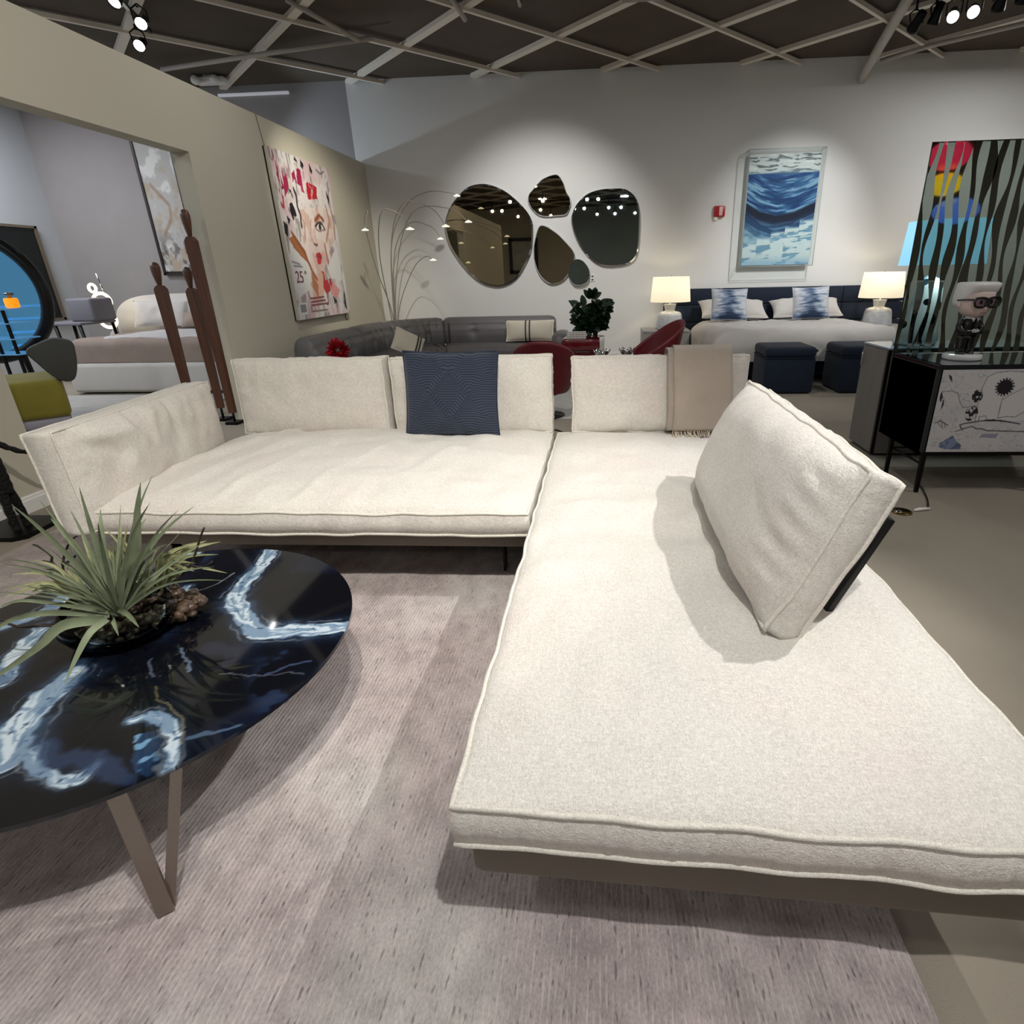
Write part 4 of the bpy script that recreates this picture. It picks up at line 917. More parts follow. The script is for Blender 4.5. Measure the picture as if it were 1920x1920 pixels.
for x0, x1 in ((1.03, 2.0), (2.0, 4.0), (4.0, 5.0)):
    for z0, z1 in ((.2, .62), (.62, .90), (.90, 1.165)): obj('headboard_panel', box(x0+.004, 10.30, z0+.003, x1-.004, 10.45, z1-.003, .02), NAVYV, t, 'auto')
obj('frame', box(1.62, 8.0, .08, 3.85, 10.3, .36, .03), NAVYV, t, 'auto'); obj('foot', merge(*[box(x-.04, y-.04, 0.001, x+.04, y+.04, .08) for x in (1.75, 3.72) for y in (8.12, 10.15)]), BLACKP, t, False)
obj('mattress', box(1.7, 8.08, .36, 3.78, 10.28, .58, .06, 3), WHITE, t, 'auto')
DUV = mat('pale_grey_linen', (196, 192, 188), .95, bump=.25, bscale=180, var=.05)
obj('duvet', drapegeo(1.44, 7.80, 4.02, 9.95, .69, .30, .25, 80, 70, 3, .026, .0), DUV, t, True, 'pale grey duvet')
def pillow(name, label, cat, mtl, loc, rot, L_, H_, T_, grp, seed, pipe=None, pull=.06):
    t = thing(name, label, cat, loc, 0, grp, True); t.rotation_euler = rot
    g, lp = pillowgeo(L_, H_, T_, 36, 24, pull, seed=seed, wr=.02 if not pipe else .006); o = obj('cover', g, mtl, t)
    if pipe: obj('piping', tube(lp, .007, 6, True), pipe, o)
    return t
pillow('pillow', 'large soft grey bed pillow on the left, behind the left ikat cushion', 'pillow', DUV, (2.15, 9.80, .71), (-1.05, .02, .05), 1.10, .50, .26, 'grey bed pillows', 2)
pillow('pillow', 'large soft grey bed pillow on the right, behind the right ikat cushion', 'pillow', DUV, (3.31, 9.80, .71), (-1.05, -.02, -.05), 1.10, .50, .26, 'grey bed pillows', 6)
def ikat():
    m, nt, b = newmat('ikat_print'); L = nt.links; N = nt.nodes
    tc = N.new('ShaderNodeTexCoord'); mp = N.new('ShaderNodeMapping'); mp.inputs['Scale'].default_value = (3, 1, 16); L.new(tc.outputs['Object'], mp.inputs[0])
    n = N.new('ShaderNodeTexNoise'); n.inputs['Scale'].default_value = 2.2; n.inputs['Detail'].default_value = 5; L.new(mp.outputs[0], n.inputs[0])
    sx = N.new('ShaderNodeSeparateXYZ'); L.new(tc.outputs['Object'], sx.inputs[0])
    ax = N.new('ShaderNodeMath'); ax.operation = 'ABSOLUTE'; L.new(sx.outputs[0], ax.inputs[0])
    mr = N.new('ShaderNodeMapRange'); mr.inputs[1].default_value = .02; mr.inputs[2].default_value = .22; mr.inputs[3].default_value = .28; mr.inputs[4].default_value = -.05; L.new(ax.outputs[0], mr.inputs[0])
    bz = N.new('ShaderNodeMapRange'); bz.inputs[1].default_value = .12; bz.inputs[2].default_value = .03; bz.inputs[3].default_value = 0; bz.inputs[4].default_value = .3; L.new(sx.outputs[2], bz.inputs[0])
    a = N.new('ShaderNodeMath'); a.operation = 'ADD'; L.new(n.outputs[0], a.inputs[0]); L.new(mr.outputs[0], a.inputs[1])
    a2 = N.new('ShaderNodeMath'); a2.operation = 'ADD'; L.new(a.outputs[0], a2.inputs[0]); L.new(bz.outputs[0], a2.inputs[1])
    r = N.new('ShaderNodeValToRGB'); L.new(a2.outputs[0], r.inputs[0]); e = r.color_ramp.elements
    e[0].position = .48; e[0].color = (*srgb(210, 214, 222), 1); e[1].position = .85; e[1].color = (*srgb(48, 66, 98), 1); q = e.new(.66); q.color = (*srgb(136, 156, 184), 1)
    L.new(r.outputs[0], b.inputs['Base Color']); b.inputs['Roughness'].default_value = .85; return m
IK = ikat(); SIL = mat('silver_piping', (176, 178, 184), .6)
pillow('throw_pillow', 'blue and white ikat cushion on the left side of the bed', 'cushion', IK, (1.95, 9.36, .715), (-.3, .02, 0), .55, .48, .18, 'ikat cushions', 1, SIL)
pillow('throw_pillow', 'blue and white ikat cushion on the right side of the bed', 'cushion', IK, (3.20, 9.36, .715), (-.3, -.02, 0), .55, .48, .18, 'ikat cushions', 5, SIL)
def pouf(label, x0, y0, s):
    t = thing('pouf', label, 'pouf', (x0+s/2, y0+s/2, 0), 0, 'navy velvet poufs')
    obj('body', box(x0, y0, .012, x0+s, y0+s, .44, .03, 3), NAVYV, t, 'auto'); obj('cushion_top', box(x0-.004, y0-.004, .435, x0+s+.004, y0+s+.004, .565, .05, 4), NAVYV, t, 'auto')
    obj('seam', tube([(x0+a*s, y0+b*s, .438) for a, b in ((.03, 0), (.97, 0), (1, .03), (1, .97), (.97, 1), (.03, 1), (0, .97), (0, .03))], .007, 6, True), NAVYV, t)
pouf('navy velvet cube pouf at the foot of the bed, left one', 1.97, 7.12, .60)
pouf('navy velvet cube pouf at the foot of the bed, right one beside the grey cabinet', 2.88, 7.12, .60)
t = thing('price_tag', 'white price tag hanging between the two navy poufs', 'tag', (2.72, 7.66, .42)); t.rotation_euler = (0, .5, 0); OFF[t.name] = Vector((0, 0, 0))
obj('card', box(-.07, -.002, 0, .07, .002, .09), WHITE, t, False); obj('print', box(-.005, -.003, .03, .03, -.0021, .06), BLACKP, t, False); obj('string', tube([(.06, 0, .085), (.1, .06, .14), (.12, .12, .16)], .003, 5), WHITE, t)
def loft(secs, n=28):
    """(z, hx, hy, cx, cy, exponent) superellipse rings"""
    V, F = [], []
    for z, hx, hy, cx, cy, e in secs:
        for k in range(n):
            a = 2*PI*k/n; c, s = math.cos(a), math.sin(a)
            V.append((cx+hx*math.copysign(abs(c)**(2/e), c), cy+hy*math.copysign(abs(s)**(2/e), s), z))
    m = len(secs)
    for i in range(m-1):
        for k in range(n): F.append((i*n+k, i*n+(k+1) % n, (i+1)*n+(k+1) % n, (i+1)*n+k))
    F.append(tuple(range(n-1, -1, -1))); F.append(tuple((m-1)*n+k for k in range(n)))
    return V, F
def panelgrid(n, m, P):  # P(u,v)->xyz ; returns geo, u, v arrays
    uu = np.linspace(0, 1, n); vv = np.linspace(0, 1, m); U, Vv = np.meshgrid(uu, vv)
    V = [tuple(P(float(a), float(b))) for a, b in zip(U.ravel(), Vv.ravel())]
    F = [(j*n+i, (j+1)*n+i, (j+1)*n+i+1, j*n+i+1) for j in range(m-1) for i in range(n-1)]
    return (V, F), U, Vv
# ---------------------------------------------------------------- blue wave artwork in a clear case
t = thing('wall_art', 'blue and white layered wave artwork in a clear acrylic case above the bed', 'artwork', (2.83, 10.45, 1.49))
g, U, Vv = panelgrid(170, 230, lambda u, v: (2.29+1.09*u, 10.345, 3.115-1.605*v))
n1 = fbm(U*5, Vv*26, 4); wave = np.interp(U, [0, .2, .45, .7, 1], [.44, .515, .555, .53, .445])
curve = (wave-Vv)*3; flow = fbm(U*4+curve*.6, (Vv-wave+.1)*42, 4)
img = np.ones(U.shape+(3,))*np.array([206, 214, 214])/255
rip = fbm(U*6, Vv*60+3*fbm(U*5, Vv*8, 2), 3); img = blend(img, sst(.58, .66, rip)*(Vv < .18), (110, 120, 124)); img = blend(img, sst(.4, .3, rip)*(Vv < .2), (228, 232, 228))
img = blend(img, sst(.12, .165, Vv)*.4, (130, 165, 190))
up = sst(.163, .172, Vv+.012*(n1-.5))
bl = np.ones(img.shape)*np.array([44, 92, 142])/255; bl = blend(bl, sst(.5, .68, flow), (140, 178, 206)); bl = blend(bl, sst(.48, .3, flow), (22, 58, 108)); bl = blend(bl, sst(.24, .165, Vv)*.7, (20, 62, 124))
bl = blend(bl, .5*sst(.2, .05, np.abs(wave-Vv-.1))*sst(.45, .6, flow), (120, 166, 204))
img = img*(1-up[..., None])+bl*up[..., None]
img = blend(img, sst(-.035, 0, Vv-wave), (14, 24, 48)); lo = sst(.02, .12, Vv-wave)
bl2 = np.ones(img.shape)*np.array([34, 66, 104])/255; bl2 = blend(bl2, sst(.5, .65, flow), (78, 118, 156)); bl2 = blend(bl2, sst(.12, .3, Vv-wave)*(.6+.4*sst(.4, .6, n1)), (150, 184, 198))
img = img*(1-lo[..., None])+bl2*lo[..., None]
col = np.floor(U*5); edge = .80-.05*col+.05*np.sin(col*3.1); wb = sst(-.02, .02, Vv-edge)
w2 = np.ones(img.shape)*np.array([196, 212, 214])/255; r3 = fbm(U*5+col*3, Vv*34+U*3, 3); w2 = blend(w2, sst(.56, .7, r3), (110, 150, 176)); w2 = blend(w2, sst(.9, 1, Vv)*.6, (120, 164, 196))
img = img*(1-wb[..., None])+w2*wb[..., None]
painted('canvas', g, img, colmat('wave_relief', .6, .3, 0, 0, .8), t)
obj('backing', box(2.285, 10.35, 1.505, 3.385, 10.45, 3.12), mat('canvas_edge_grey', (205, 208, 208), .8), t, False)
AC = glass('clear_acrylic', (252, 254, 254), .05, .02, .35)
obj('acrylic_case', merge(box(2.245, 10.22, 1.49, 3.41, 10.226, 3.17), box(2.245, 10.22, 1.49, 2.251, 10.455, 3.17), box(3.404, 10.22, 1.49, 3.41, 10.455, 3.17), box(2.245, 10.22, 3.164, 3.41, 10.455, 3.17), box(2.245, 10.22, 1.49, 3.41, 10.455, 1.496)), AC, t, False, 'clear acrylic case')
e_ = [(2.245, 1.49), (3.41, 1.49), (3.41, 3.17), (2.245, 3.17)]
obj('case_edge', merge(*[tube([(a[0], 10.22, a[1]), (b[0], 10.22, b[1])], .005, 5) for a, b in zip(e_, e_[1:]+e_[:1])]+[tube([(a[0], 10.22, a[1]), (a[0], 10.45, a[1])], .005, 5) for a in e_]), mat('acrylic_edge', (176, 190, 192), .2), t)
# ---------------------------------------------------------------- portrait canvas on the left wall
XF = -3.885
t = thing('wall_art', 'pink, red and black collage canvas of a face hanging on the cream left wall', 'artwork', (-3.92, 8.1, .967))
g, U, Vv = panelgrid(200, 260, lambda u, v: (XF, 7.33+1.54*u, 2.9-1.93*v))
nn = fbm(U*7, Vv*9, 4)-.5; X = U+.03*nn+.008*(fbm(U*40, Vv*50, 2)-.5); Y = Vv+.03*(fbm(U*7+30, Vv*9, 4)-.5)
img = np.ones(U.shape+(3,))*np.array([220, 212, 212])/255
img = blend(img, .55*sst(.48, .66, fbm(U*5, Vv*5+3, 4)), (222, 176, 184)); img = blend(img, .8*sst(.48, .58, fbm(U*11, Vv*5+9, 4)), (236, 232, 232)); img = blend(img, .5*sst(.60, .66, fbm(U*26, Vv*9+3, 3)), (110, 96, 100))
face = [(.30, .33), (.5, .29), (.8, .28), (.93, .36), (.93, .46), (.72, .6), (.6, .68), (.45, .72), (.34, .66), (.28, .55)]
img = blend(img, .85*inside(X, Y, face), (232, 208, 202)); img = blend(img, .7*inside(X, Y, face)*sst(.47, .58, nn+.5), (240, 228, 224)); img = blend(img, .35*inside(X, Y, face)*sst(.58, .66, fbm(U*14, Vv*8+40, 3)), (190, 130, 112))
img = blend(img, .9*inside(X, Y, [(.33, .65), (.43, .74), (.55, .68), (.62, .7), (.5, .86), (.3, .9)]), (226, 178, 156))
img = blend(img, .92*inside(X, Y, [(.07, .504), (.146, .477), (.235, .527), (.311, .58), (.335, .655), (.185, .595)]), (176, 104, 58))
img = blend(img, .9*inside(X, Y, [(.349, .7), (.43, .778), (.40, .876), (.33, .80)]), (178, 112, 72))
for pts, w_, c in [([(.13, .46), (.22, .522), (.29, .587), (.33, .649), (.373, .706), (.428, .746)], .012, (150, 84, 52)), ([(.927, .287), (.951, .366), (.928, .455)], .012, (190, 140, 116)), ([(.835, .27), (.85, .36), (.74, .5)], .012, (196, 140, 110)), ([(.689, .524), (.697, .652)], .014, (184, 96, 70)),
                    ([(.50, .37), (.45, .46), (.48, .52)], .008, (214, 160, 146)), ([(.32, .33), (.38, .4), (.34, .5)], .01, (200, 160, 150)), ([(.578, .372), (.668, .336), (.74, .365)], .013, (150, 78, 44)), ([(.566, .407), (.62, .385), (.701, .385), (.74, .42)], .009, (60, 40, 36)), ([(.57, .42), (.645, .432), (.73, .425)], .005, (150, 110, 100)),
                    ([(.483, .518), (.50, .526), (.546, .523)], .007, (90, 52, 50)), ([(.53, .42), (.52, .48), (.545, .535)], .005, (200, 150, 136)), ([(.477, .60), (.584, .60)], .004, (90, 10, 20))]:
    img = stroke(img, X, Y, pts, w_, c, .5, .9)
img = blend(img, 1-sst(.9, 1.1, np.hypot((X-.645)/.05, (Y-.409)/.018)), (238, 236, 232)); img = blend(img, 1-sst(.9, 1.1, np.hypot((X-.65)/.024, (Y-.408)/.018)), (34, 30, 34))
img = blend(img, inside(X, Y, [(.477, .59), (.50, .57), (.535, .575), (.56, .57), (.59, .592), (.53, .602)])*1., (186, 24, 44)); img = blend(img, inside(X, Y, [(.486, .606), (.584, .602), (.55, .645), (.49, .647)])*1., (206, 36, 58))
rough_ = sst(.37, .45, fbm(U*30, Vv*11, 4))
for poly, c in [([(.03, .06), (.08, .07), (.13, .21), (.09, .22)], (150, 24, 66)), ([(.15, .09), (.2, .1), (.21, .2), (.12, .26), (.13, .18)], (168, 26, 78)), ([(.296, .106), (.413, .064), (.507, .076), (.515, .129), (.428, .167), (.289, .153)], (164, 22, 74)), ([(.43, .12), (.5, .13), (.47, .21), (.4, .2)], (180, 40, 84)), ([(.527, .139), (.703, .146), (.687, .234), (.493, .245)], (190, 22, 42)), ([(.04, .22), (.1, .26), (.09, .33), (.05, .32)], (186, 60, 84)),
                ([(.532, .766), (.701, .747), (.708, .817), (.567, .855), (.518, .813)], (190, 36, 48)), ([(.52, .69), (.58, .70), (.58, .77), (.53, .76)], (170, 60, 54))]:
    img = blend(img, inside(X, Y, poly)*rough_, c)
img = blend(img, .9*inside(X, Y, [(.708, .775), (.857, .82), (.758, .889), (.647, .858)]), (234, 150, 150)); img = blend(img, .95*inside(X, Y, [(.657, .672), (.912, .531), (.944, .642), (.929, .764), (.701, .747)]), (232, 232, 230))
img = blend(img, .97*inside(X, Y, [(.059, .527), (.188, .589), (.317, .674), (.33, .758), (.242, .827), (.052, .866), (.018, .804), (.029, .652)]), (234, 232, 232))
for poly in [[(.38, .005), (.42, .02), (.41, .06), (.37, .05)], [(.48, .0), (.53, .03), (.51, .07), (.47, .05)], [(.63, .01), (.67, .04), (.66, .075), (.63, .05)], [(.176, .289), (.224, .285), (.26, .359), (.2, .392), (.16, .335)], [(.88, .15), (.93, .2), (.9, .26), (.885, .2)], [(.03, .40), (.08, .42), (.06, .50), (.02, .47)], [(.53, .82), (.57, .8), (.58, .92), (.54, .93)], [(.68, .87), (.74, .9), (.76, .98), (.7, .97)], [(.89, .83), (.95, .85), (.94, .98), (.89, .95)], [(.2, .2), (.26, .21), (.25, .26)], [(.33, .21), (.37, .24), (.34, .27)], [(.1, .36), (.15, .38), (.1, .43)]]:
    img = blend(img, inside(X, Y, poly)*sst(.36, .46, fbm(U*22, Vv*16+5, 3)), (30, 26, 32))
img = stroke(img, X, Y, [(.294, .192), (.315, .231), (.296, .303), (.323, .348), (.318, .426)], .011, (40, 32, 36)); img = stroke(img, X, Y, [(.05, .02), (.06, .05)], .008, (90, 80, 84)); img = stroke(img, X, Y, [(.75, .03), (.82, .05), (.9, .03)], .006, (120, 112, 116))
for k_ in range(3): img = stroke(img, U, Vv, [(.25, .873+.022*k_), (.5+.02*k_, .868+.023*k_)], .006, (120, 40, 50), .3, .9*1)
img = stroke(img, U, Vv, [(.24, .957), (.53, .957)], .005, (130, 100, 100)); img = stroke(img, U, Vv, [(.05, .64), (.17, .655)], .006, (150, 150, 156)); img = stroke(img, U, Vv, [(.07, .665), (.2, .67)], .006, (150, 150, 156))
bc = (U > .03) & (U < .165) & (Vv > .895) & (Vv < .97); img = blend(img, bc*1., (236, 236, 236)); img = blend(img, (bc & (np.sin(U*420) > .15) & (U > .05) & (U < .15) & (Vv > .905) & (Vv < .955))*1., (40, 40, 44))
painted('canvas', g, img, colmat('collage_print', .45, .4, .1), t)
obj('stretcher', box(-3.944, 7.33, .967, XF-.001, 8.87, 2.9), mat('canvas_side', (196, 190, 176), .8), t, False)
obj('edge_trim', box(-3.944, 7.322, .96, -3.93, 7.330, 2.905), BLACKP, t, False)
def lettering(txt, size, M, m, parent):
    cu = bpy.data.curves.new('txt', 'FONT'); cu.body = txt; cu.size = size; cu.extrude = .0008; tmp = bpy.data.objects.new('txt', cu); COL.objects.link(tmp)
    dg = bpy.context.evaluated_depsgraph_get(); me = tmp.evaluated_get(dg).to_mesh(); geo = ([tuple(M @ v.co) for v in me.vertices], [tuple(p.vertices) for p in me.polygons])
    tmp.evaluated_get(dg).to_mesh_clear(); bpy.data.objects.remove(tmp); bpy.data.curves.remove(cu); return obj('lettering', geo, m, parent, False)
WALLTXT = Matrix(((0, 0, 1, 0), (1, 0, 0, 0), (0, 1, 0, 0), (0, 0, 0, 1)))
PT = mat('print_rose', (120, 60, 72), .6)
lettering('25', .20, T(XF+.003, 7.33+.06*1.54, 2.9-.768*1.93) @ WALLTXT, PT, t); lettering('th', .07, T(XF+.003, 7.33+.215*1.54, 2.9-.715*1.93) @ WALLTXT, PT, t)
obj('hanging_wire', merge(tube([(-3.935, 7.36, 2.9), (-3.938, 7.30, 3.205)], .003, 5), tube([(-3.93, 8.82, .98), (-3.935, 8.80, .9), (-3.93, 8.84, .86)], .006, 5)), mat('thin_wire', (90, 88, 82), .4), t)
# ---------------------------------------------------------------- printed sideboard
t = thing('sideboard', 'black metal sideboard with black-and-white illustrated doors on thin legs', 'sideboard', (2.9, 4.04, 0))
x0, x1, y0, y1, z0, z1 = 2.115, 3.72, 3.75, 4.36, .268, .862
obj('carcass', merge(box(x0, y0+.02, z0, x1, y1, z0+.02), box(x0, y0, z0, x0+.022, y1, z1), box(x1-.022, y0, z0, x1, y1, z1), box(x0, y1-.02, z0, x1, y1, z1), box(x0, y0+.02, z0, x1, y1-.02, z1-.03)), mat('sideboard_black', (40, 44, 46), .5), t, False)
obj('top', box(x0-.004, y0-.006, z1-.028, x1+.004, y1, z1, .003), mat('sideboard_top_gloss', (22, 26, 32), .12, coat=.5), t, False, 'glossy black top')
obj('bottom_rail', box(x0, y0-.002, z0-.002, x1, y0+.03, .289), BLACKM, t, False)
for lx, ly in ((x0+.03, y0+.012), (x0+.01, 4.16), (x1-.03, y0+.012), (x1-.03, 4.16), (2.9, y0+.03)): obj('leg', hexa([(lx-.011+dx, ly-.011+dy, 0.001) for dx, dy in ((0, 0), (.022, 0), (.022, .022), (0, .022))]+[(lx-.016+dx, ly-.014+dy, z0) for dx, dy in ((0, 0), (.03, 0), (.03, .028), (0, .028))]), BLACKM, t, False)
obj('crossbar', merge(tube([(x0+.03, y0+.02, .2), (x0+.02, 4.16, .2)], .007, 6), tube([(x0+.02, 4.16, .2), (x1-.03, 4.16, .2)], .007, 6)), BLACKM, t)
def doorart(xx, zz):
    nn = fbm(xx*9, zz*14, 4); img = np.ones(xx.shape+(3,))*np.array([208, 206, 208])/255
    lines = np.abs(((fbm(xx*5, zz*9+4, 4)*9) % 1)-.5); img = blend(img, .35*sst(.10, .03, lines)*sst(.35, .5, nn), (120, 122, 132)); img = blend(img, .3*sst(.55, .7, nn), (186, 188, 198)); img = blend(img, .35*sst(.35, .28, zz)*sst(.4, .6, nn), (170, 170, 178))
    arch = [(2.41, .50), (2.402, .613), (2.405, .722), (2.422, .785), (2.469, .812), (2.55, .82), (2.65, .812), (2.72, .77), (2.75, .68), (2.76, .50)]
    img = blend(img, .9*inside(xx, zz, arch), (216, 214, 214)); 
    for pts, w_, c in [(arch[:8], .0025, (120, 120, 126)), ([(2.542, .663), (2.545, .517)], .002, (90, 90, 96)), ([(2.543, .638), (2.594, .676), (2.657, .713), (2.73, .70)], .0025, (130, 130, 138)), ([(2.55, .52), (2.6, .53), (2.65, .525), (2.70, .56)], .0025, (110, 110, 118)), ([(2.163, .693), (2.223, .698), (2.263, .685), (2.288, .627), (2.315, .591), (2.393, .6)], .0025, (120, 122, 130)),
                       ([(2.324, .469), (2.341, .448), (2.399, .465), (2.43, .45), (2.466, .448), (2.50, .436), (2.563, .434), (2.731, .429)], .004, (80, 82, 92)), ([(2.322, .475), (2.351, .485), (2.441, .501), (2.564, .504), (2.693, .48)], .004, (60, 62, 70)), ([(2.30, .43), (2.34, .445)], .003, (80, 82, 92)), ([(2.43, .50), (2.43, .53), (2.47, .535), (2.48, .50)], .002, (100, 100, 106)),
                       ([(2.162, .49), (2.197, .503), (2.248, .472)], .003, (70, 72, 80)), ([(2.18, .49), (2.21, .46)], .002, (70, 72, 80)), ([(2.20, .50), (2.22, .45)], .002, (70, 72, 80)), ([(2.22, .49), (2.235, .455)], .002, (70, 72, 80)), ([(2.18, .498), (2.20, .515)], .002, (70, 72, 80))]:
        img = stroke(img, xx, zz, pts, w_, c, .4, .9)
    img = blend(img, inside(xx, zz, [(2.464, .39), (2.474, .414), (2.576, .417), (2.568, .386)])*1., (150, 152, 170)); img = blend(img, inside(xx, zz, [(2.45, .507), (2.52, .513), (2.6, .497), (2.66, .485), (2.55, .498)])*1., (30, 30, 36))
    rk = [(2.216, .326), (2.219, .354), (2.261, .381), (2.294, .405), (2.324, .367), (2.359, .34), (2.363, .309), (2.264, .309)]; img = blend(img, inside(xx, zz, rk)*1., (128, 142, 172)); img = blend(img, inside(xx, zz, rk)*sst(.5, .6, fbm(xx*24, zz*30, 3)), (88, 102, 134))
    for poly in ([(2.18, .806), (2.203, .79), (2.214, .753), (2.192, .775)], [(2.160, .70), (2.176, .66), (2.17, .622), (2.156, .65)], [(2.185, .66), (2.192, .61), (2.18, .57), (2.178, .62)]): img = blend(img, inside(xx, zz, poly)*1., (44, 44, 52))
    for cx_, cz_, r_ in ((2.388, .665, .034), (2.376, .55, .04)):
        d = np.hypot(xx-cx_, (zz-cz_)*.8); img = blend(img, (d < r_)*sst(.42, .52, fbm(xx*70, zz*70, 2)), (34, 34, 42))
    d = np.hypot(xx-2.54, zz-.72); a = np.arctan2(zz-.72, xx-2.54); img = blend(img, 1-sst(.0, .004, d-(.044+.012*(np.sin(a*17) > 0))), (32, 30, 36))
    return img
PR = colmat('illustrated_print', .35, .5, .2)
for a, b in ((x0+.028, 2.90), (2.908, x1-.028)):
    g, U, Vv = panelgrid(240, 170, lambda u, v: (a+(b-a)*u, y0-.004, .832-.54*v))
    d = painted('door', g, doorart(a+(b-a)*U if a < 2.5 else a+(b-a)*U+1.3, .832-.54*Vv), PR, t); d['label'] = 'white door with black line illustration'
    obj('door_panel', box(a, y0-.003, .292, b, y0+.015, .832), BLACKP, d, False)
# ---------------------------------------------------------------- zebra striped mirror glass on the sideboard
t = thing('striped_mirror', 'clear glass panel with wavy zebra mirror stripes standing on the black sideboard', 'mirror', (2.75, 4.3, .862))
PX0, PX1, PZ0, PZ1, PY = 2.088, 3.45, .864, 2.174, 4.30
obj('glass_pane', box(PX0, PY, PZ0, PX1, PY+.008, PZ1), glass('greenish_pane', (196, 204, 199), .08, .01, .5), t, False, 'clear pale green glass')
sg = []; random.seed(12)
for i in range(19):
    c = PX0+.018+i*.074; w0 = random.uniform(.017, .023); ph = random.uniform(0, 6); ph2 = random.uniform(0, 6)
    def edge(s, v): return c+.011*math.sin(v*9+ph)+.009*math.sin(v*17+ph2)+s*w0*(1+.35*math.sin(v*12+ph2*2)+.2*math.sin(v*23+ph))-.02*v
    N_ = 70; V = []
    for j in range(N_):
        v = j/(N_-1); z = PZ0+(PZ1-PZ0)*v
        for s in (-1, 1): V.append((min(PX1, max(PX0, edge(s, v))), PY-.0015, z))
    sg.append((V, [(2*j, 2*j+1, 2*j+3, 2*j+2) for j in range(N_-1)]))
obj('mirror_stripes', merge(*sg), mat('stripe_mirror', (150, 158, 152), .03, 1), t, False, 'wavy mirrored zebra stripes')
obj('edge', tube([(PX0, PY+.004, PZ0), (PX0, PY+.004, PZ1), (PX1, PY+.004, PZ1)], .005, 5), mat('pane_edge', (40, 56, 52), .2), t)
# ---------------------------------------------------------------- figurine
t = thing('figurine', 'small figurine of person with white hair, black glasses and black suit on sideboard', 'figurine', (2.385, 4.0, .863), .25, None, True)
SKIN = mat('figurine_skin', (232, 210, 204), .4); SUIT = mat('figurine_black_suit', (14, 14, 16), .28, coat=.3); HAIR = mat('figurine_white_hair', (232, 230, 230), .35)
obj('base', lathe([(.001, 0), (.112, 0), (.115, .006), (.113, .03), (.108, .034), (.001, .034)], 40), WHITEC, t, True, 'round white base')
legs = merge(*[loft([(.045, .026, .03, s*.031, 0, 2.4), (.08, .026, .028, s*.031, 0, 2.4), (.13, .029, .03, s*.03, 0, 2.4), (.16, .034, .034, s*.026, 0, 2.4)], 16) for s in (-1, 1)])
tor = loft([(.14, .056, .04, 0, 0, 2.6), (.17, .06, .043, 0, 0, 2.6), (.205, .055, .04, 0, 0, 2.6), (.235, .058, .04, 0, 0, 2.5), (.252, .048, .034, 0, 0, 2.3), (.262, .028, .024, 0, 0, 2)], 24)
arm_ = merge(*[tube(spline([(s*.055, .0, .245), (s*.078, -.005, .215), (s*.074, -.025, .185), (s*.05, -.045, .178), (s*.03, -.05, .18)], 4), [.02]*9+[.019]*4+[.016]*4, 10) for s in (-1, 1)])
obj('suit', merge(legs, tor, arm_), SUIT, t, True, 'black suit')
obj('shoe', merge(*[loft([(.034, .022, .036, s*.034, -.012, 2.2), (.046, .022, .034, s*.034, -.012, 2.2), (.055, .016, .022, s*.034, -.004, 2)], 14) for s in (-1, 1)]), mat('figurine_shoes', (30, 30, 32), .1, coat=.8), t)
hg = []
for s in (-1, 1):
    hg.append(loft([(-.007, .008, .013, 0, 0, 2.2), (0, .009, .015, 0, 0, 2.2), (.007, .008, .013, 0, 0, 2.2)], 10))
    hg[-1] = xf(hg[-1], T(s*.02, -.052, .182) @ RZ(s*1.2))
    for q in range(4): hg.append(tube([(s*.014, -.055, .176+.0045*q), (s*(-.004-.003*q % 3), -.062, .176+.0045*q), (s*-.014, -.058, .177+.0045*q)], .0032, 6))
    hg.append(tube([(s*.02, -.056, .19), (s*.008, -.06, .196)], .0036, 6))
obj('hands', merge(*hg), mat('figurine_gloves', (190, 186, 190), .4), t, True, 'clasped pale hands')
obj('collar', merge(loft([(.245, .03, .027, 0, -.002, 2), (.268, .036, .032, 0, -.004, 2), (.285, .032, .03, 0, -.004, 2)], 20), prism([(-.03, .268), (-.002, .262), (-.014, .238)], -.045, -.034), prism([(.03, .268), (.002, .262), (.014, .238)], -.045, -.034)), HAIR, t, True, 'high white collar')
obj('tie', prism([(-.007, .26), (.007, .26), (.004, .25), (.009, .21), (0, .195), (-.009, .21), (-.004, .25)], -.05, -.043), SUIT, t, False)
head = loft([(.268, .02, .03, 0, -.01, 2), (.278, .055, .055, 0, -.012, 2.2), (.30, .082, .072, 0, -.01, 2.3), (.33, .096, .082, 0, -.006, 2.5), (.37, .101, .086, 0, -.004, 2.7), (.41, .100, .085, 0, -.002, 3), (.44, .098, .082, 0, 0, 3)], 36)
nose = loft([(.315, .007, .006, 0, -.091, 2), (.322, .011, .011, 0, -.09, 2), (.332, .008, .008, 0, -.088, 2), (.345, .004, .005, 0, -.084, 2)], 10)
ears = merge(*[loft([(.325, .005, .012, s*.099, .01, 2), (.345, .009, .016, s*.102, .01, 2), (.365, .005, .012, s*.101, .01, 2)], 10) for s in (-1, 1)])
hd = obj('head', merge(head, nose, ears), SKIN, t)
obj('mouth', tube([(-.02, -.083, .296), (0, -.087, .298), (.02, -.083, .296)], .0022, 5), mat('figurine_lips', (170, 110, 108), .4), hd)
obj('eye', merge(*[loft([(.35, .006, .004, s*.036, -.088, 2), (.362, .011, .006, s*.036, -.088, 2), (.374, .006, .004, s*.036, -.088, 2)], 12) for s in (-1, 1)]), mat('figurine_eyes', (40, 36, 40), .2), hd)
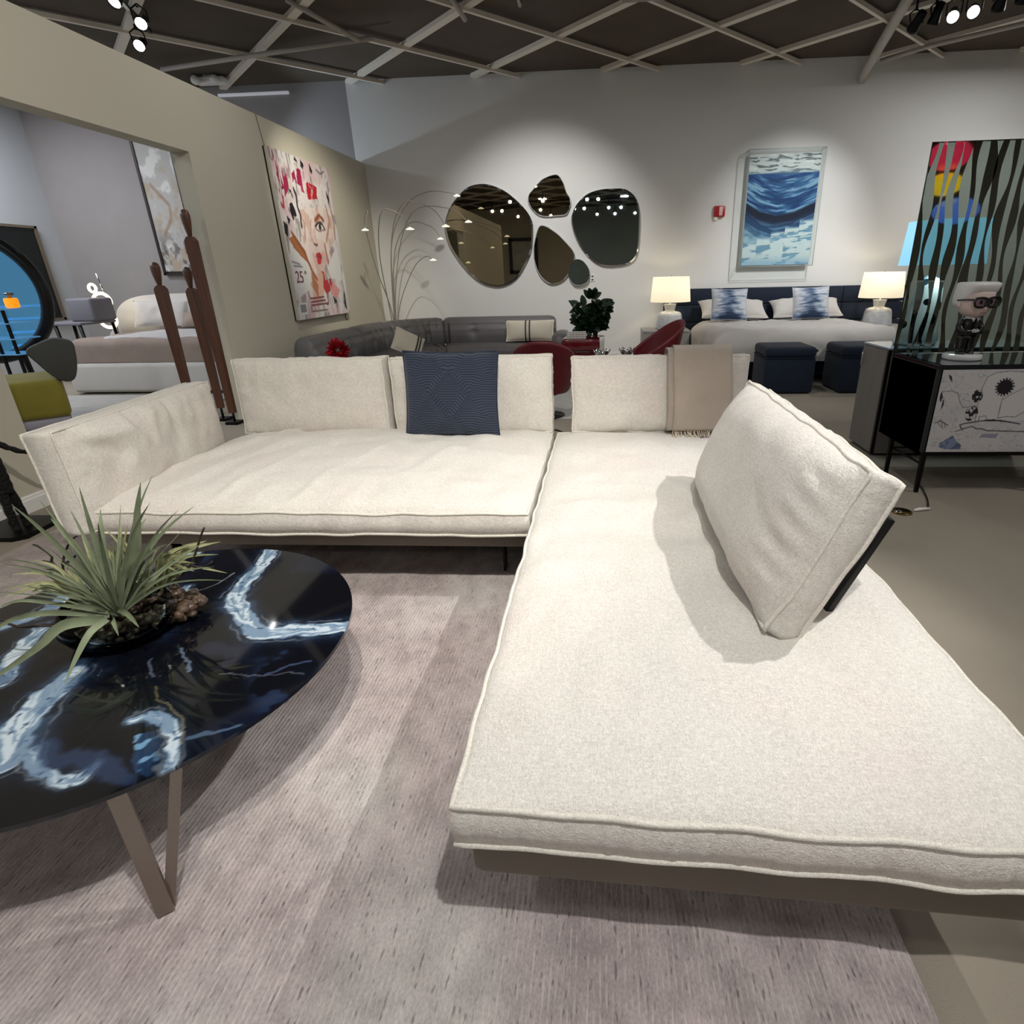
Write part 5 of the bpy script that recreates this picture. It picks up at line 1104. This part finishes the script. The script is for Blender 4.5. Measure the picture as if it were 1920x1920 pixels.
hair = loft([(.335, .104, .06, 0, .034, 2.6), (.37, .110, .072, 0, .026, 2.8), (.405, .112, .085, 0, .012, 3), (.43, .112, .092, 0, .002, 3.2), (.455, .108, .096, 0, -.006, 3.6), (.472, .104, .094, 0, -.008, 4), (.48, .09, .08, 0, -.006, 4)], 40)
obj('hair', hair, HAIR, t, True, 'swept-up white hair')
gf = []
for s in (-1, 1):
    c = s*.046; q = [(c-.04, .338), (c+.04, .338), (c+.042, .38), (c-.042, .38)] if s > 0 else [(c-.04, .338), (c+.04, .338), (c+.042, .38), (c-.042, .38)]
    q = [(c-s*.030, .336), (c+s*.036, .338), (c+s*.042, .384), (c-s*.038, .382)]
    gf.append(tube([(a, -.098, b) for a, b in smoothpoly(q, 4)], .0072, 8, True)); gf.append(tube([(s*.088, -.097, .378), (s*.107, -.06, .378), (s*.108, .02, .372)], .0055, 6))
gf.append(tube([(-.012, -.1, .374), (0, -.102, .377), (.012, -.1, .374)], .0055, 6))
gl_ = obj('glasses', merge(*gf), mat('black_acetate', (10, 10, 11), .15, coat=.6), hd, True, 'thick black spectacles')
obj('lens', merge(*[([(a, -.0975, b) for a, b in smoothpoly([(s*.046-s*.030, .336), (s*.046+s*.036, .338), (s*.046+s*.042, .384), (s*.046-s*.038, .382)], 4)], [tuple(range(16))]) for s in (-1, 1)]), glass('dark_lens', (205, 196, 204), .2, .02, .6), gl_, False)
# ---------------------------------------------------------------- grey cabinet, blue lamp
t = thing('cabinet', 'tall-sided grey wood cabinet with a slim handle behind the black sideboard', 'cabinet', (2.6, 4.8, 0))
CG = mat('grey_wood_veneer', (128, 124, 120), .5, var=.1, vscale=5, stretch=(2, 2, .3))
obj('body', box(2.195, 4.585, .02, 3.3, 5.02, .85, .004), CG, t, False); obj('plinth', box(2.22, 4.62, 0.001, 3.28, 5.0, .02), BLACKP, t, False)
d = obj('door', box(2.183, 4.60, .03, 2.196, 5.015, .84, .002), CG, t, False); obj('handle', tube([(2.165, 4.97, .80), (2.165, 4.97, .68)], .007, 8), CHROME, d)
obj('top', box(2.185, 4.57, .85, 3.31, 5.03, .864, .002), mat('pale_blue_glass_top', (150, 166, 184), .1, coat=.6), t, False)
obj('edge_trim', box(2.184, 4.572, .02, 2.206, 4.586, .85), BLACKM, t, False)
t = thing('table_lamp', 'lamp with pale blue drum shade and white black-spotted base behind the striped mirror', 'lamp', (2.50, 4.80, .866))
SPOT = mat('spotted_ceramic', (226, 228, 226), .12, coat=.6)
nt = SPOT.node_tree; b = nt.nodes['Principled BSDF']; tc = nt.nodes.new('ShaderNodeTexCoord'); vo = nt.nodes.new('ShaderNodeTexVoronoi'); vo.inputs['Scale'].default_value = 11; vo.inputs['Randomness'].default_value = .8
cr = nt.nodes.new('ShaderNodeValToRGB'); cr.color_ramp.elements[0].position = .34; cr.color_ramp.elements[0].color = (.006, .008, .014, 1); cr.color_ramp.elements[1].position = .37; cr.color_ramp.elements[1].color = (*srgb(222, 226, 224), 1)
nt.links.new(tc.outputs['Object'], vo.inputs['Vector']); nt.links.new(vo.outputs['Distance'], cr.inputs['Fac']); nt.links.new(cr.outputs['Color'], b.inputs['Base Color'])
obj('body', loft([(.866, .15, .11, 2.47, 4.8, 2.3), (.90, .165, .12, 2.47, 4.8, 2.2), (.98, .15, .11, 2.47, 4.8, 2.2), (1.08, .125, .10, 2.485, 4.8, 2.1), (1.18, .11, .09, 2.50, 4.8, 2.1), (1.28, .095, .085, 2.505, 4.8, 2.1), (1.35, .07, .065, 2.505, 4.8, 2), (1.38, .02, .02, 2.505, 4.8, 2)], 32), SPOT, t, True, 'white base with black spots')
obj('stem', tube([(2.505, 4.8, 1.37), (2.505, 4.8, 1.72)], .010, 8), CHROME, t)
s = obj('shade', ([(2.555+r*math.cos(2*PI*k/48), 4.8+r*math.sin(2*PI*k/48), z) for r, z in ((.285, 1.45), (.262, 1.752)) for k in range(48)], [(k, (k+1) % 48, 48+(k+1) % 48, 48+k) for k in range(48)]), mat('blue_shade', (150, 205, 232), .8, emit=(150, 215, 250), estr=.95), t, True, 'pale blue glowing shade')
sm = s.modifiers.new('thick', 'SOLIDIFY'); sm.thickness = .004
l = bpy.data.lights.new('bulb', 'POINT'); l.energy = 9; l.color = (.8, .92, 1); l.shadow_soft_size = .05; lo = bpy.data.objects.new('bulb', l); COL.objects.link(lo); lo.location = (2.54, 4.62, 1.43)
t = thing('floor_outlet', 'round brass floor outlet cover on the bare floor by the sideboard', 'outlet', (1.885, 3.41, 0))
obj('cover', lathe([(.001, .001), (.062, .001), (.06, .006), (.001, .007)], 28, (1.885, 3.41, 0)), mat('aged_brass', (120, 96, 52), .3, 1), t); obj('flap', lathe([(.001, .006), (.022, .006), (.02, .01), (.001, .011)], 18, (1.865, 3.40, 0)), CHROME, t)
t = thing('extension_cable', 'black cable ending in a white plug on the floor by the brass cover', 'cord', (2.1, 3.6, 0))
obj('cord', tube(spline([(2.06, 3.44, .008), (2.14, 3.6, .006), (2.21, 3.8, .006), (2.25, 3.95, .006), (2.4, 4.2, .006)], 5), .005, 6), BLACKP, t)
obj('plug', tube([(1.96, 3.41, .012), (2.0, 3.425, .013), (2.07, 3.44, .012)], [.006, .011, .008], 8), WHITE, t, True, 'white plug')
t = thing('floor_cable', 'black cable lying on the floor in the gap behind the cream sofa', 'cable', (-.4, 5.3, 0))
obj('cord', tube(spline([(-.75, 5.35, .008), (-.5, 5.45, .008), (-.35, 5.3, .008), (-.1, 5.2, .008), (.2, 5.4, .008)], 6), .008, 6), BLACKP, t)
# ---------------------------------------------------------------- room beyond the opening
t = thing('bed', 'low upholstered off-white bed with taupe cover in the room beyond the opening', 'bed', (-6.2, 8.6, 0))
UPH = mat('offwhite_upholstery', (206, 202, 196), .9, bump=.2, bscale=120); TAUP = mat('taupe_bedcover', (158, 142, 132), .9, bump=.2, bscale=100, var=.08)
obj('frame', box(-7.52, 7.55, .02, -4.4, 9.8, .43, .06, 4), UPH, t, 'auto')
obj('mattress', box(-7.35, 7.75, .43, -4.55, 9.7, .70, .06, 3), WHITE, t, 'auto')
obj('bedcover', drapegeo(-7.42, 7.6, -4.5, 9.2, .75, .435, .1, 60, 40, 8, .014, .0), TAUP, t, True, 'taupe cover')
obj('top_sheet', drapegeo(-7.0, 7.72, -4.7, 8.9, .775, .72, .05, 40, 30, 5, .012), mat('pale_sheet', (206, 204, 204), .9), t, True, 'pale folded sheet')
hbp = smoothpoly([(-8.42, .45), (-8.46, .85), (-8.35, 1.08), (-8.05, 1.23), (-7.5, 1.28), (-6.4, 1.27), (-5.3, 1.2), (-5.0, .9), (-5.0, .45)], 4)
obj('headboard', prism(hbp, 9.75, 9.98), UPH, t, True, 'curved pale headboard')
WP = mat('boucle_white', (214, 210, 206), .95, bump=.6, bscale=70)
pillow('pillow', 'speckled white bouclé pillow leaning on the pale curved headboard', 'pillow', WP, (-7.42, 9.45, .77), (-.35, 0, .1), .92, .44, .2, None, 3)
pillow('pillow', 'brown-taupe pillow beside the speckled pillow, partly behind the totem figures', 'pillow', TAUP, (-6.70, 9.3, .77), (-.5, 0, -.1), .6, .26, .16, None, 4)
t = thing('wall_art', 'tall framed grey abstract painting on the grey wall beyond the opening', 'artwork', (-7.55, 10.42, 1.6))
g, U, Vv = panelgrid(60, 150, lambda u, v: (-7.82+.62*u, 10.41, 3.74-2.1*v))
q = fbm(U*3, Vv*8, 5); img = np.ones(U.shape+(3,))*np.array([186, 186, 184])/255; img = blend(img, sst(.42, .3, q), (222, 222, 220)); img = blend(img, sst(.55, .7, q)*.7, (176, 156, 132)); img = blend(img, sst(.6, .9, Vv)*sst(.45, .6, fbm(U*6, Vv*14+5, 4)), (110, 104, 100)); img = stroke(img, U, Vv, [(.2, .35), (.6, .5), (.55, .6), (.25, .72)], .02, (150, 120, 96), .6, .6)
painted('canvas', g, img, colmat('abstract_grey', .6, .3), t)
obj('frame', merge(box(-7.86, 10.39, 1.58, -7.82, 10.455, 3.8), box(-7.86, 10.39, 1.58, -7.16, 10.455, 1.62), box(-7.2, 10.39, 1.58, -7.16, 10.455, 3.8), box(-7.86, 10.39, 3.76, -7.16, 10.455, 3.8)), mat('dark_frame', (44, 32, 34), .4), t, False)
t = thing('ring_lamp', 'glowing cluster of ring-shaped lights beside the pale bed beyond the opening', 'lamp', (-8.1, 9.3, 0))
GLOW = mat('ring_glow', (255, 244, 220), .3, emit=(255, 232, 180), estr=5)
obj('base', lathe([(.001, .001), (.12, .001), (.12, .02), (.02, .03)], 24, (-8.1, 9.3, 0)), CHROME, t); obj('pole', tube([(-8.1, 9.3, .02), (-8.12, 9.33, .9), (-8.16, 9.33, 1.3), (-8.18, 9.3, 1.62)], .012, 8), CHROME, t)
for c, r, tilt in (((-8.19, 9.28, .89), .105, .5), ((-8.2, 9.28, 1.19), .13, .2), ((-8.30, 9.28, 1.40), .06, .0), ((-8.16, 9.28, 1.04), .05, 1.2)):
    obj('ring', xf(tube([(r*math.cos(a), 0, r*math.sin(a)) for a in np.linspace(0, 2*PI, 32, endpoint=False)], .024 if r > .1 else .02, 8, True), T(*c) @ RZ(tilt)), GLOW, t, True, 'glowing ring')
t = thing('lounge_chair', 'chartreuse lounge chair with dark grey swivel backrest in the opening', 'chair', (-5.75, 4.96, 0))
CHA = mat('chartreuse_velvet', (128, 118, 40), .85, bump=.15, bscale=120, var=.1, sheen=.2)
MC = T(-5.735, 4.97, 0) @ RZ(PI/4)
obj('seat', xf(box(-.5, -.4, .275, .5, .4, .64, .06, 4), MC), CHA, t, 'auto', 'chartreuse seat block'); obj('plinth', xf(box(-.48, -.385, .18, .48, .39, .28, .03, 3), MC), mat('lilac_grey_base', (150, 144, 156), .7), t, 'auto', 'pale lilac base')
obj('foot', merge(*[xf(lathe([(.03, .001), (.03, .19)], 12, (x, y, 0)), MC) for x in (-.4, .4) for y in (-.3, .3)]), BLACKM, t)
bkp = smoothpoly([(-.36, .90), (-.20, .965), (-.02, 1.0), (.155, .96), (.165, .86), (.13, .73), (.06, .62), (-.05, .60), (-.17, .66), (-.28, .78)], 4)
MBK = T(-5.135, 5.085, 0) @ RZ(PI/4) @ T(.165, 0, 0) @ Matrix.Diagonal((.66, 1, 1, 1)) @ T(-.165, 0, 0)
bv = [[(p[0]*k_+(-.08)*(1-k_), y_, p[1]*k_+.8*(1-k_)) for p in bkp] for y_, k_ in ((-.06, .90), (-.05, .97), (-.02, 1), (.03, 1), (.06, .95))]
nb_ = len(bkp); V = [q for r in bv for q in r]; F = [(r*nb_+i, r*nb_+(i+1) % nb_, (r+1)*nb_+(i+1) % nb_, (r+1)*nb_+i) for r in range(4) for i in range(nb_)]+[tuple(range(nb_-1, -1, -1)), tuple(4*nb_+i for i in range(nb_))]
obj('backrest', xf((V, F), MBK), mat('dark_grey_felt', (70, 70, 66), .9, bump=.2, bscale=120), t, 'auto', 'dark grey rounded backrest')
t = thing('desk', 'low grey desk with a padded block near the grey wall beyond the opening', 'desk', (-8.3, 8.6, 0))
DG = mat('desk_grey', (128, 126, 134), .6)
obj('tabletop', box(-8.78, 8.5, .875, -7.98, 9.2, .915, .015), DG, t, 'auto'); obj('headrest', box(-8.36, 8.75, .915, -7.94, 9.2, 1.26, .04, 3), DG, t, 'auto', 'padded grey upper block')
for a, b in (((-8.42, 8.53, .88), (-8.36, 8.53, 0.001)), ((-8.02, 8.53, .88), (-7.95, 8.53, 0.001)), ((-8.7, 9.15, .88), (-8.72, 9.15, 0.001)), ((-8.02, 9.15, .88), (-7.95, 9.15, 0.001))): obj('leg', tube([a, b], .025, 8), BLACKP, t)
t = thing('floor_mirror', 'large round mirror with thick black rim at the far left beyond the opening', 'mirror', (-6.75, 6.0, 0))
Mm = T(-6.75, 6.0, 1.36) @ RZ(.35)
obj('mirror_glass', xf(([(.60*math.cos(a), -.012, .60*math.sin(a)) for a in np.linspace(0, 2*PI, 64, endpoint=False)], [tuple(range(63, -1, -1))]), Mm), mat('blue_glow_mirror', (150, 205, 245), .03, 1, emit=(90, 170, 225), estr=.35), t, False)  # blue emission put into the glass in place of a bright blue reflection
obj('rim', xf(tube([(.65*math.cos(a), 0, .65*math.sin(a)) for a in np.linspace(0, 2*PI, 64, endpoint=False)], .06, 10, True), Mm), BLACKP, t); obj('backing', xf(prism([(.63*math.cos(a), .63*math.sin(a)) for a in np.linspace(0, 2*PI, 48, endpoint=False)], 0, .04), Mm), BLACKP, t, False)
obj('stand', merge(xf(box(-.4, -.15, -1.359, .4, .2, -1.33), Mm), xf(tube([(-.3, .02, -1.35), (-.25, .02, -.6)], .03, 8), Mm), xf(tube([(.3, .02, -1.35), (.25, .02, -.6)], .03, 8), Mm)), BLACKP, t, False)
t = thing('dark_mirror', 'large dark rectangular mirror on the pale wall beyond the opening', 'mirror', (-9.66, 9.2, .88))
obj('mirror_glass', box(-9.67, 8.2, .92, -9.655, 9.98, 2.36), mat('dark_smoked_glass', (50, 54, 54), .08, .6), t, False); obj('frame', merge(box(-9.689, 9.98, .88, -9.63, 10.03, 2.4), box(-9.689, 8.15, 2.36, -9.63, 10.03, 2.4), box(-9.689, 8.15, .88, -9.63, 10.03, .92), box(-9.689, 8.15, .88, -9.63, 8.2, 2.4)), mat('bronze_frame', (140, 128, 112), .4, .5), t, False)
t = thing('shelf_unit', 'blue-glowing glass shelves on slim black posts in front of the round mirror', 'shelf', (-6.25, 5.65, 0))
BG = mat('blue_glass_shelf', (110, 160, 205), .1, emit=(90, 160, 220), estr=.25)  # blue light put into the shelf glass as a faint emission
for z in (.80, .95, 1.10, 1.235): obj('shelf', box(-6.6, 5.5, z, -5.93, 5.8, z+.012), BG, t, False)
for x in (-6.58, -6.12, -5.95): obj('post', box(x-.012, 5.51, .001, x+.012, 5.53, 1.25), BLACKM, t, False)
t = thing('perfume_bottle', 'small glowing amber glass bottle on the top blue glass shelf', 'bottle', (-6.0, 5.68, 1.248))
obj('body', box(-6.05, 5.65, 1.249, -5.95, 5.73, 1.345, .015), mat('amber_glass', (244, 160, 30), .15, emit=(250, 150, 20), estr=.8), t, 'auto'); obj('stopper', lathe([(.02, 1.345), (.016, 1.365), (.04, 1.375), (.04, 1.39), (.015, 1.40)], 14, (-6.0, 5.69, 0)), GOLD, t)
# ---------------------------------------------------------------- track lighting
def spot(label, p, aim, grp, on=True):
    p = Vector(p); d = (Vector(aim)-p).normalized(); a, b = frame_of(d)
    t = thing('track_spotlight', label, 'spotlight', tuple(p), 0, grp)
    R = Matrix((a, b, d)).transposed().to_4x4(); M_ = Matrix.Translation(p) @ R
    obj('housing', xf(lathe([(.02, -.17), (.045, -.16), (.05, -.05), (.062, .0), (.064, .03), (.058, .03), (.055, .0), (.001, -.01)], 20), M_), BLACKM, t)
    obj('lens', xf(lathe([(.001, .004), (.053, .004), (.053, .012), (.001, .014)], 20), M_), EMIT_SPOT if on else CHROME, t, True, 'bright glowing lens')
    obj('bracket', merge(tube([tuple(p+a*.07+d*-.05), tuple(p+a*.07+Vector((0, 0, .12))), tuple(Vector((p.x, p.y, p.z+.17)))], .008, 6), tube([tuple(p-a*.07+d*-.05), tuple(p-a*.07+Vector((0, 0, .12))), tuple(Vector((p.x, p.y, p.z+.17)))], .008, 6), tube([(p.x, p.y, p.z+.15), (p.x, p.y, 4.22)], .014, 8)), BLACKM, t)
    return t
def track(label, a, b):
    a, b = Vector(a), Vector(b); d = (b-a).normalized(); n = Vector((-d.y, d.x, 0))*.02; h = Vector((0, 0, .04))
    tag(obj('light_track', hexa([a-n, b-n, b+n, a+n, a-n+h, b-n+h, b+n+h, a+n+h]), BLACKM, None, False), label, 'light track')
track('black light track at the upper right carrying a row of spotlights', (3.48, 8.03, 4.22), (5.2, 6.75, 4.22))
for p, aim, lab in [((3.42, 7.95, 3.90), (3.1, 10.4, 2.2), 'first track spotlight at upper right, nearest the thick pipe'), ((3.60, 7.9, 3.93), (3.0, 9.4, 0), 'second track spotlight at upper right, counted from the thick pipe'), ((3.70, 7.70, 3.9), (2.6, 5.5, 2.4), 'third track spotlight at upper right, facing the viewer and glaring'), ((3.85, 7.6, 3.9), (2.6, 5.0, 2.4), 'fourth track spotlight at upper right, glaring, above the artwork bed'), ((4.04, 7.5, 3.9), (4.4, 9.9, .5), 'fifth track spotlight at upper right, turned sideways'), ((4.2, 7.4, 3.92), (4.8, 9.9, .5), 'sixth track spotlight at upper right, by the frame edge')]:
    spot(lab, p, aim, 'track spotlights at upper right')
track('black light track at the upper left carrying three spotlights', (-4.86, 6.5, 4.23), (-5.42, 8.0, 4.23))
for p, aim, lab in [((-5.02, 7.29, 4.08), (-3.6, 4, 1.8), 'middle of the three glowing spotlights at upper left'), ((-5.38, 7.69, 4.02), (-4.2, 4, 1.8), 'lowest of the three glowing spotlights at upper left'), ((-4.80, 6.66, 4.04), (-4.8, 4.9, 2.5), 'topmost of the three spotlights at upper left, half dark')]:
    spot(lab, p, aim, 'track spotlights at upper left')
track('black light track seen only in the wall mirrors, nearer one', (-3, .9, 4.22), (3.5, .9, 4.22)); track('black light track seen only in the wall mirrors, farther one', (-5, -5, 4.22), (4, -5, 4.22))
for i, (x, y) in enumerate([(-2.6, .9), (-.9, .9), (-.5, .9), (.7, .9), (1.1, .9), (3.0, .9), (-3.4, -2), (-2.2, -2), (-.6, -2), (-.2, -2), (1.5, -2), (1.9, -2), (-3.9, -7.6), (-2.4, -7.6), (-1.6, -7.6), (-.3, -7.6), (.5, -7.6), (1.4, -7.6), (2.2, -7.6), (-4.6, -5), (-4.2, -5), (-2.6, -5), (-1.2, -5), (-.8, -5), (.2, -5), (.7, -5), (1.9, -5), (2.4, -5), (3.4, -5)]):
    spot('track spotlight seen only as a bright dot in the pebble-shaped mirrors', (x, y, 3.92), (x*.6, y+4.5, 1.2), 'spotlights reflected in the mirrors')
# hanging glass lanterns behind the viewer, seen in the striped mirror
t = thing('pendant_lamp', 'cascade of crimson, yellow and blue ribbed glass globes reflected in the striped mirror', 'pendant lamp', (4.52, -.2, 1.9))
def globe(c, r, h, colr, st):
    V, F = [], []; N_, M_ = 64, 18
    for j in range(M_+1):
        ph = PI*j/M_
        for k in range(N_):
            a = 2*PI*k/N_; rr = r*math.sin(max(.12, min(PI-.12, ph)))*(1+.06*math.cos(a*12)); V.append((c[0]+rr*math.cos(a), c[1]+rr*math.sin(a), c[2]-h/2*math.cos(ph)))
    for j in range(M_):
        for k in range(N_): F.append((j*N_+k, j*N_+(k+1) % N_, (j+1)*N_+(k+1) % N_, (j+1)*N_+k))
    g = obj('globe', (V, F), mat('lantern_'+st, colr, .25, emit=colr, estr=1.1, coat=.5), t, True, st+' ribbed glass globe')
    obj('cap', lathe([(.05, h/2-.01), (.06, h/2+.01), (.02, h/2+.05), (.001, h/2+.05)], 18, c), BLACKM, g)
globe((4.51, -.2, 2.78), .235, .36, (226, 50, 84), 'crimson'); globe((4.52, -.2, 2.44), .205, .27, (250, 206, 40), 'yellow'); globe((4.73, -.2, 2.12), .26, .32, (84, 120, 214), 'blue')
obj('cord', tube([(4.51, -.2, 4.34), (4.51, -.2, 2.62), (4.55, -.2, 2.4), (4.73, -.2, 2.3)], .006, 6), BLACKM, t)
t = thing('wall_art', 'dark-framed picture on the rear wall, seen reflected in the largest mirror', 'artwork', (-3.9, -8.95, 1.6))
obj('frame', merge(box(-4.6, -8.99, 1.5, -4.45, -8.9, 3.1), box(-3.35, -8.99, 1.5, -3.2, -8.9, 3.1), box(-4.6, -8.99, 1.5, -3.2, -8.9, 1.65), box(-4.6, -8.99, 2.95, -3.2, -8.9, 3.1)), mat('black_brown_frame', (34, 26, 22), .4), t, False); obj('picture', box(-4.45, -8.98, 1.65, -3.35, -8.95, 2.95), mat('pale_print', (196, 200, 196), .6, var=.25, vscale=3), t, False)
# ---------------------------------------------------------------- lights
def lspot(p, aim, e, ang, col=(1, .95, .88), blend_=.5, rad=.05):
    l = bpy.data.lights.new('spot_beam', 'SPOT'); l.energy = e; l.spot_size = math.radians(ang); l.spot_blend = blend_; l.color = col; l.shadow_soft_size = rad
    o = bpy.data.objects.new('spot_beam', l); COL.objects.link(o); o.location = p; o.rotation_euler = (Vector(aim)-Vector(p)).to_track_quat('-Z', 'Y').to_euler(); return o
def larea(p, size, e, col=(1, .97, .93), aim=None):
    l = bpy.data.lights.new('ambient_fill', 'AREA'); l.shape = 'DISK'; l.size = size; l.energy = e; l.color = col  # added ambient fill under the ceiling
    o = bpy.data.objects.new('ambient_fill', l); COL.objects.link(o); o.location = p
    if aim: o.rotation_euler = (Vector(aim)-Vector(p)).to_track_quat('-Z', 'Y').to_euler()
    return o
lspot((.6, -.2, 4.05), (-.1, 1.2, .3), 285, 75, (1, .98, .95), .6, .03)
lspot((2.85, 2.2, 4.05), (.30, 2.1, .45), 450, 42, (1, .98, .95), .7, .03)
lspot((-2.6, 1.6, 4.05), (-.6, 1.8, .4), 50, 70, (1, .97, .92), .6, .03)
lspot((.15, -.2, 4.05), (-1.7, 2.9, .5), 430, 58, (1, .95, .84), .7, .04)
lspot((-2.2, 6.6, 4.05), (-3.94, 8.9, 1.7), 330, 52, (1, .94, .78), .9)
lspot((-1.2, 3.0, 4.05), (-3.94, 5.4, 2.4), 110, 70, (1, .96, .88), .8)
lspot((-.9, 7.4, 4.05), (-1.0, 10.4, 1.5), 300, 72, (1, .98, .94), .8)
lspot((3.42, 7.95, 3.86), (2.95, 10.4, 2.0), 210, 60, (1, .99, .97), .8)
lspot((3.6, 7.6, 3.88), (3.0, 9.6, .7), 190, 66, (1, .99, .97), .7)
lspot((5.0, 2.4, 4.0), (2.6, 4.0, .7), 130, 60, (1, .98, .95))
lspot((-.2, 5.0, 4.05), (.1, 7.5, .4), 110, 70)
lspot((-6.4, 9.7, 2.5), (-1.5, 10.46, 4.0), 150, 70, (.72, .86, 1), .6)  # cool spill added for the back wall's light edge; no lamp stands here
for x in (-2.4, .8, 4.2):
    for y in (-4, -.6, 2.8, 6.2): larea((x, y, 4.2), .3, 26 if y < -3 else (15 if y > 5 else 8), (1, .985, .965))
larea((5.5, 8.6, 4.2), .3, 40, (1, .99, .97)); lspot((6.2, 7.6, 4.05), (6.0, 10.4, 1.2), 90, 70, (1, .98, .95), .8)
larea((-8.4, 5.0, 4.2), 1.2, 105, (.90, .94, 1)); larea((-8.8, 8.1, 4.2), 1.2, 85, (.95, .95, 1)); larea((-6.4, 1.5, 4.2), 1.2, 70, (.78, .9, 1))
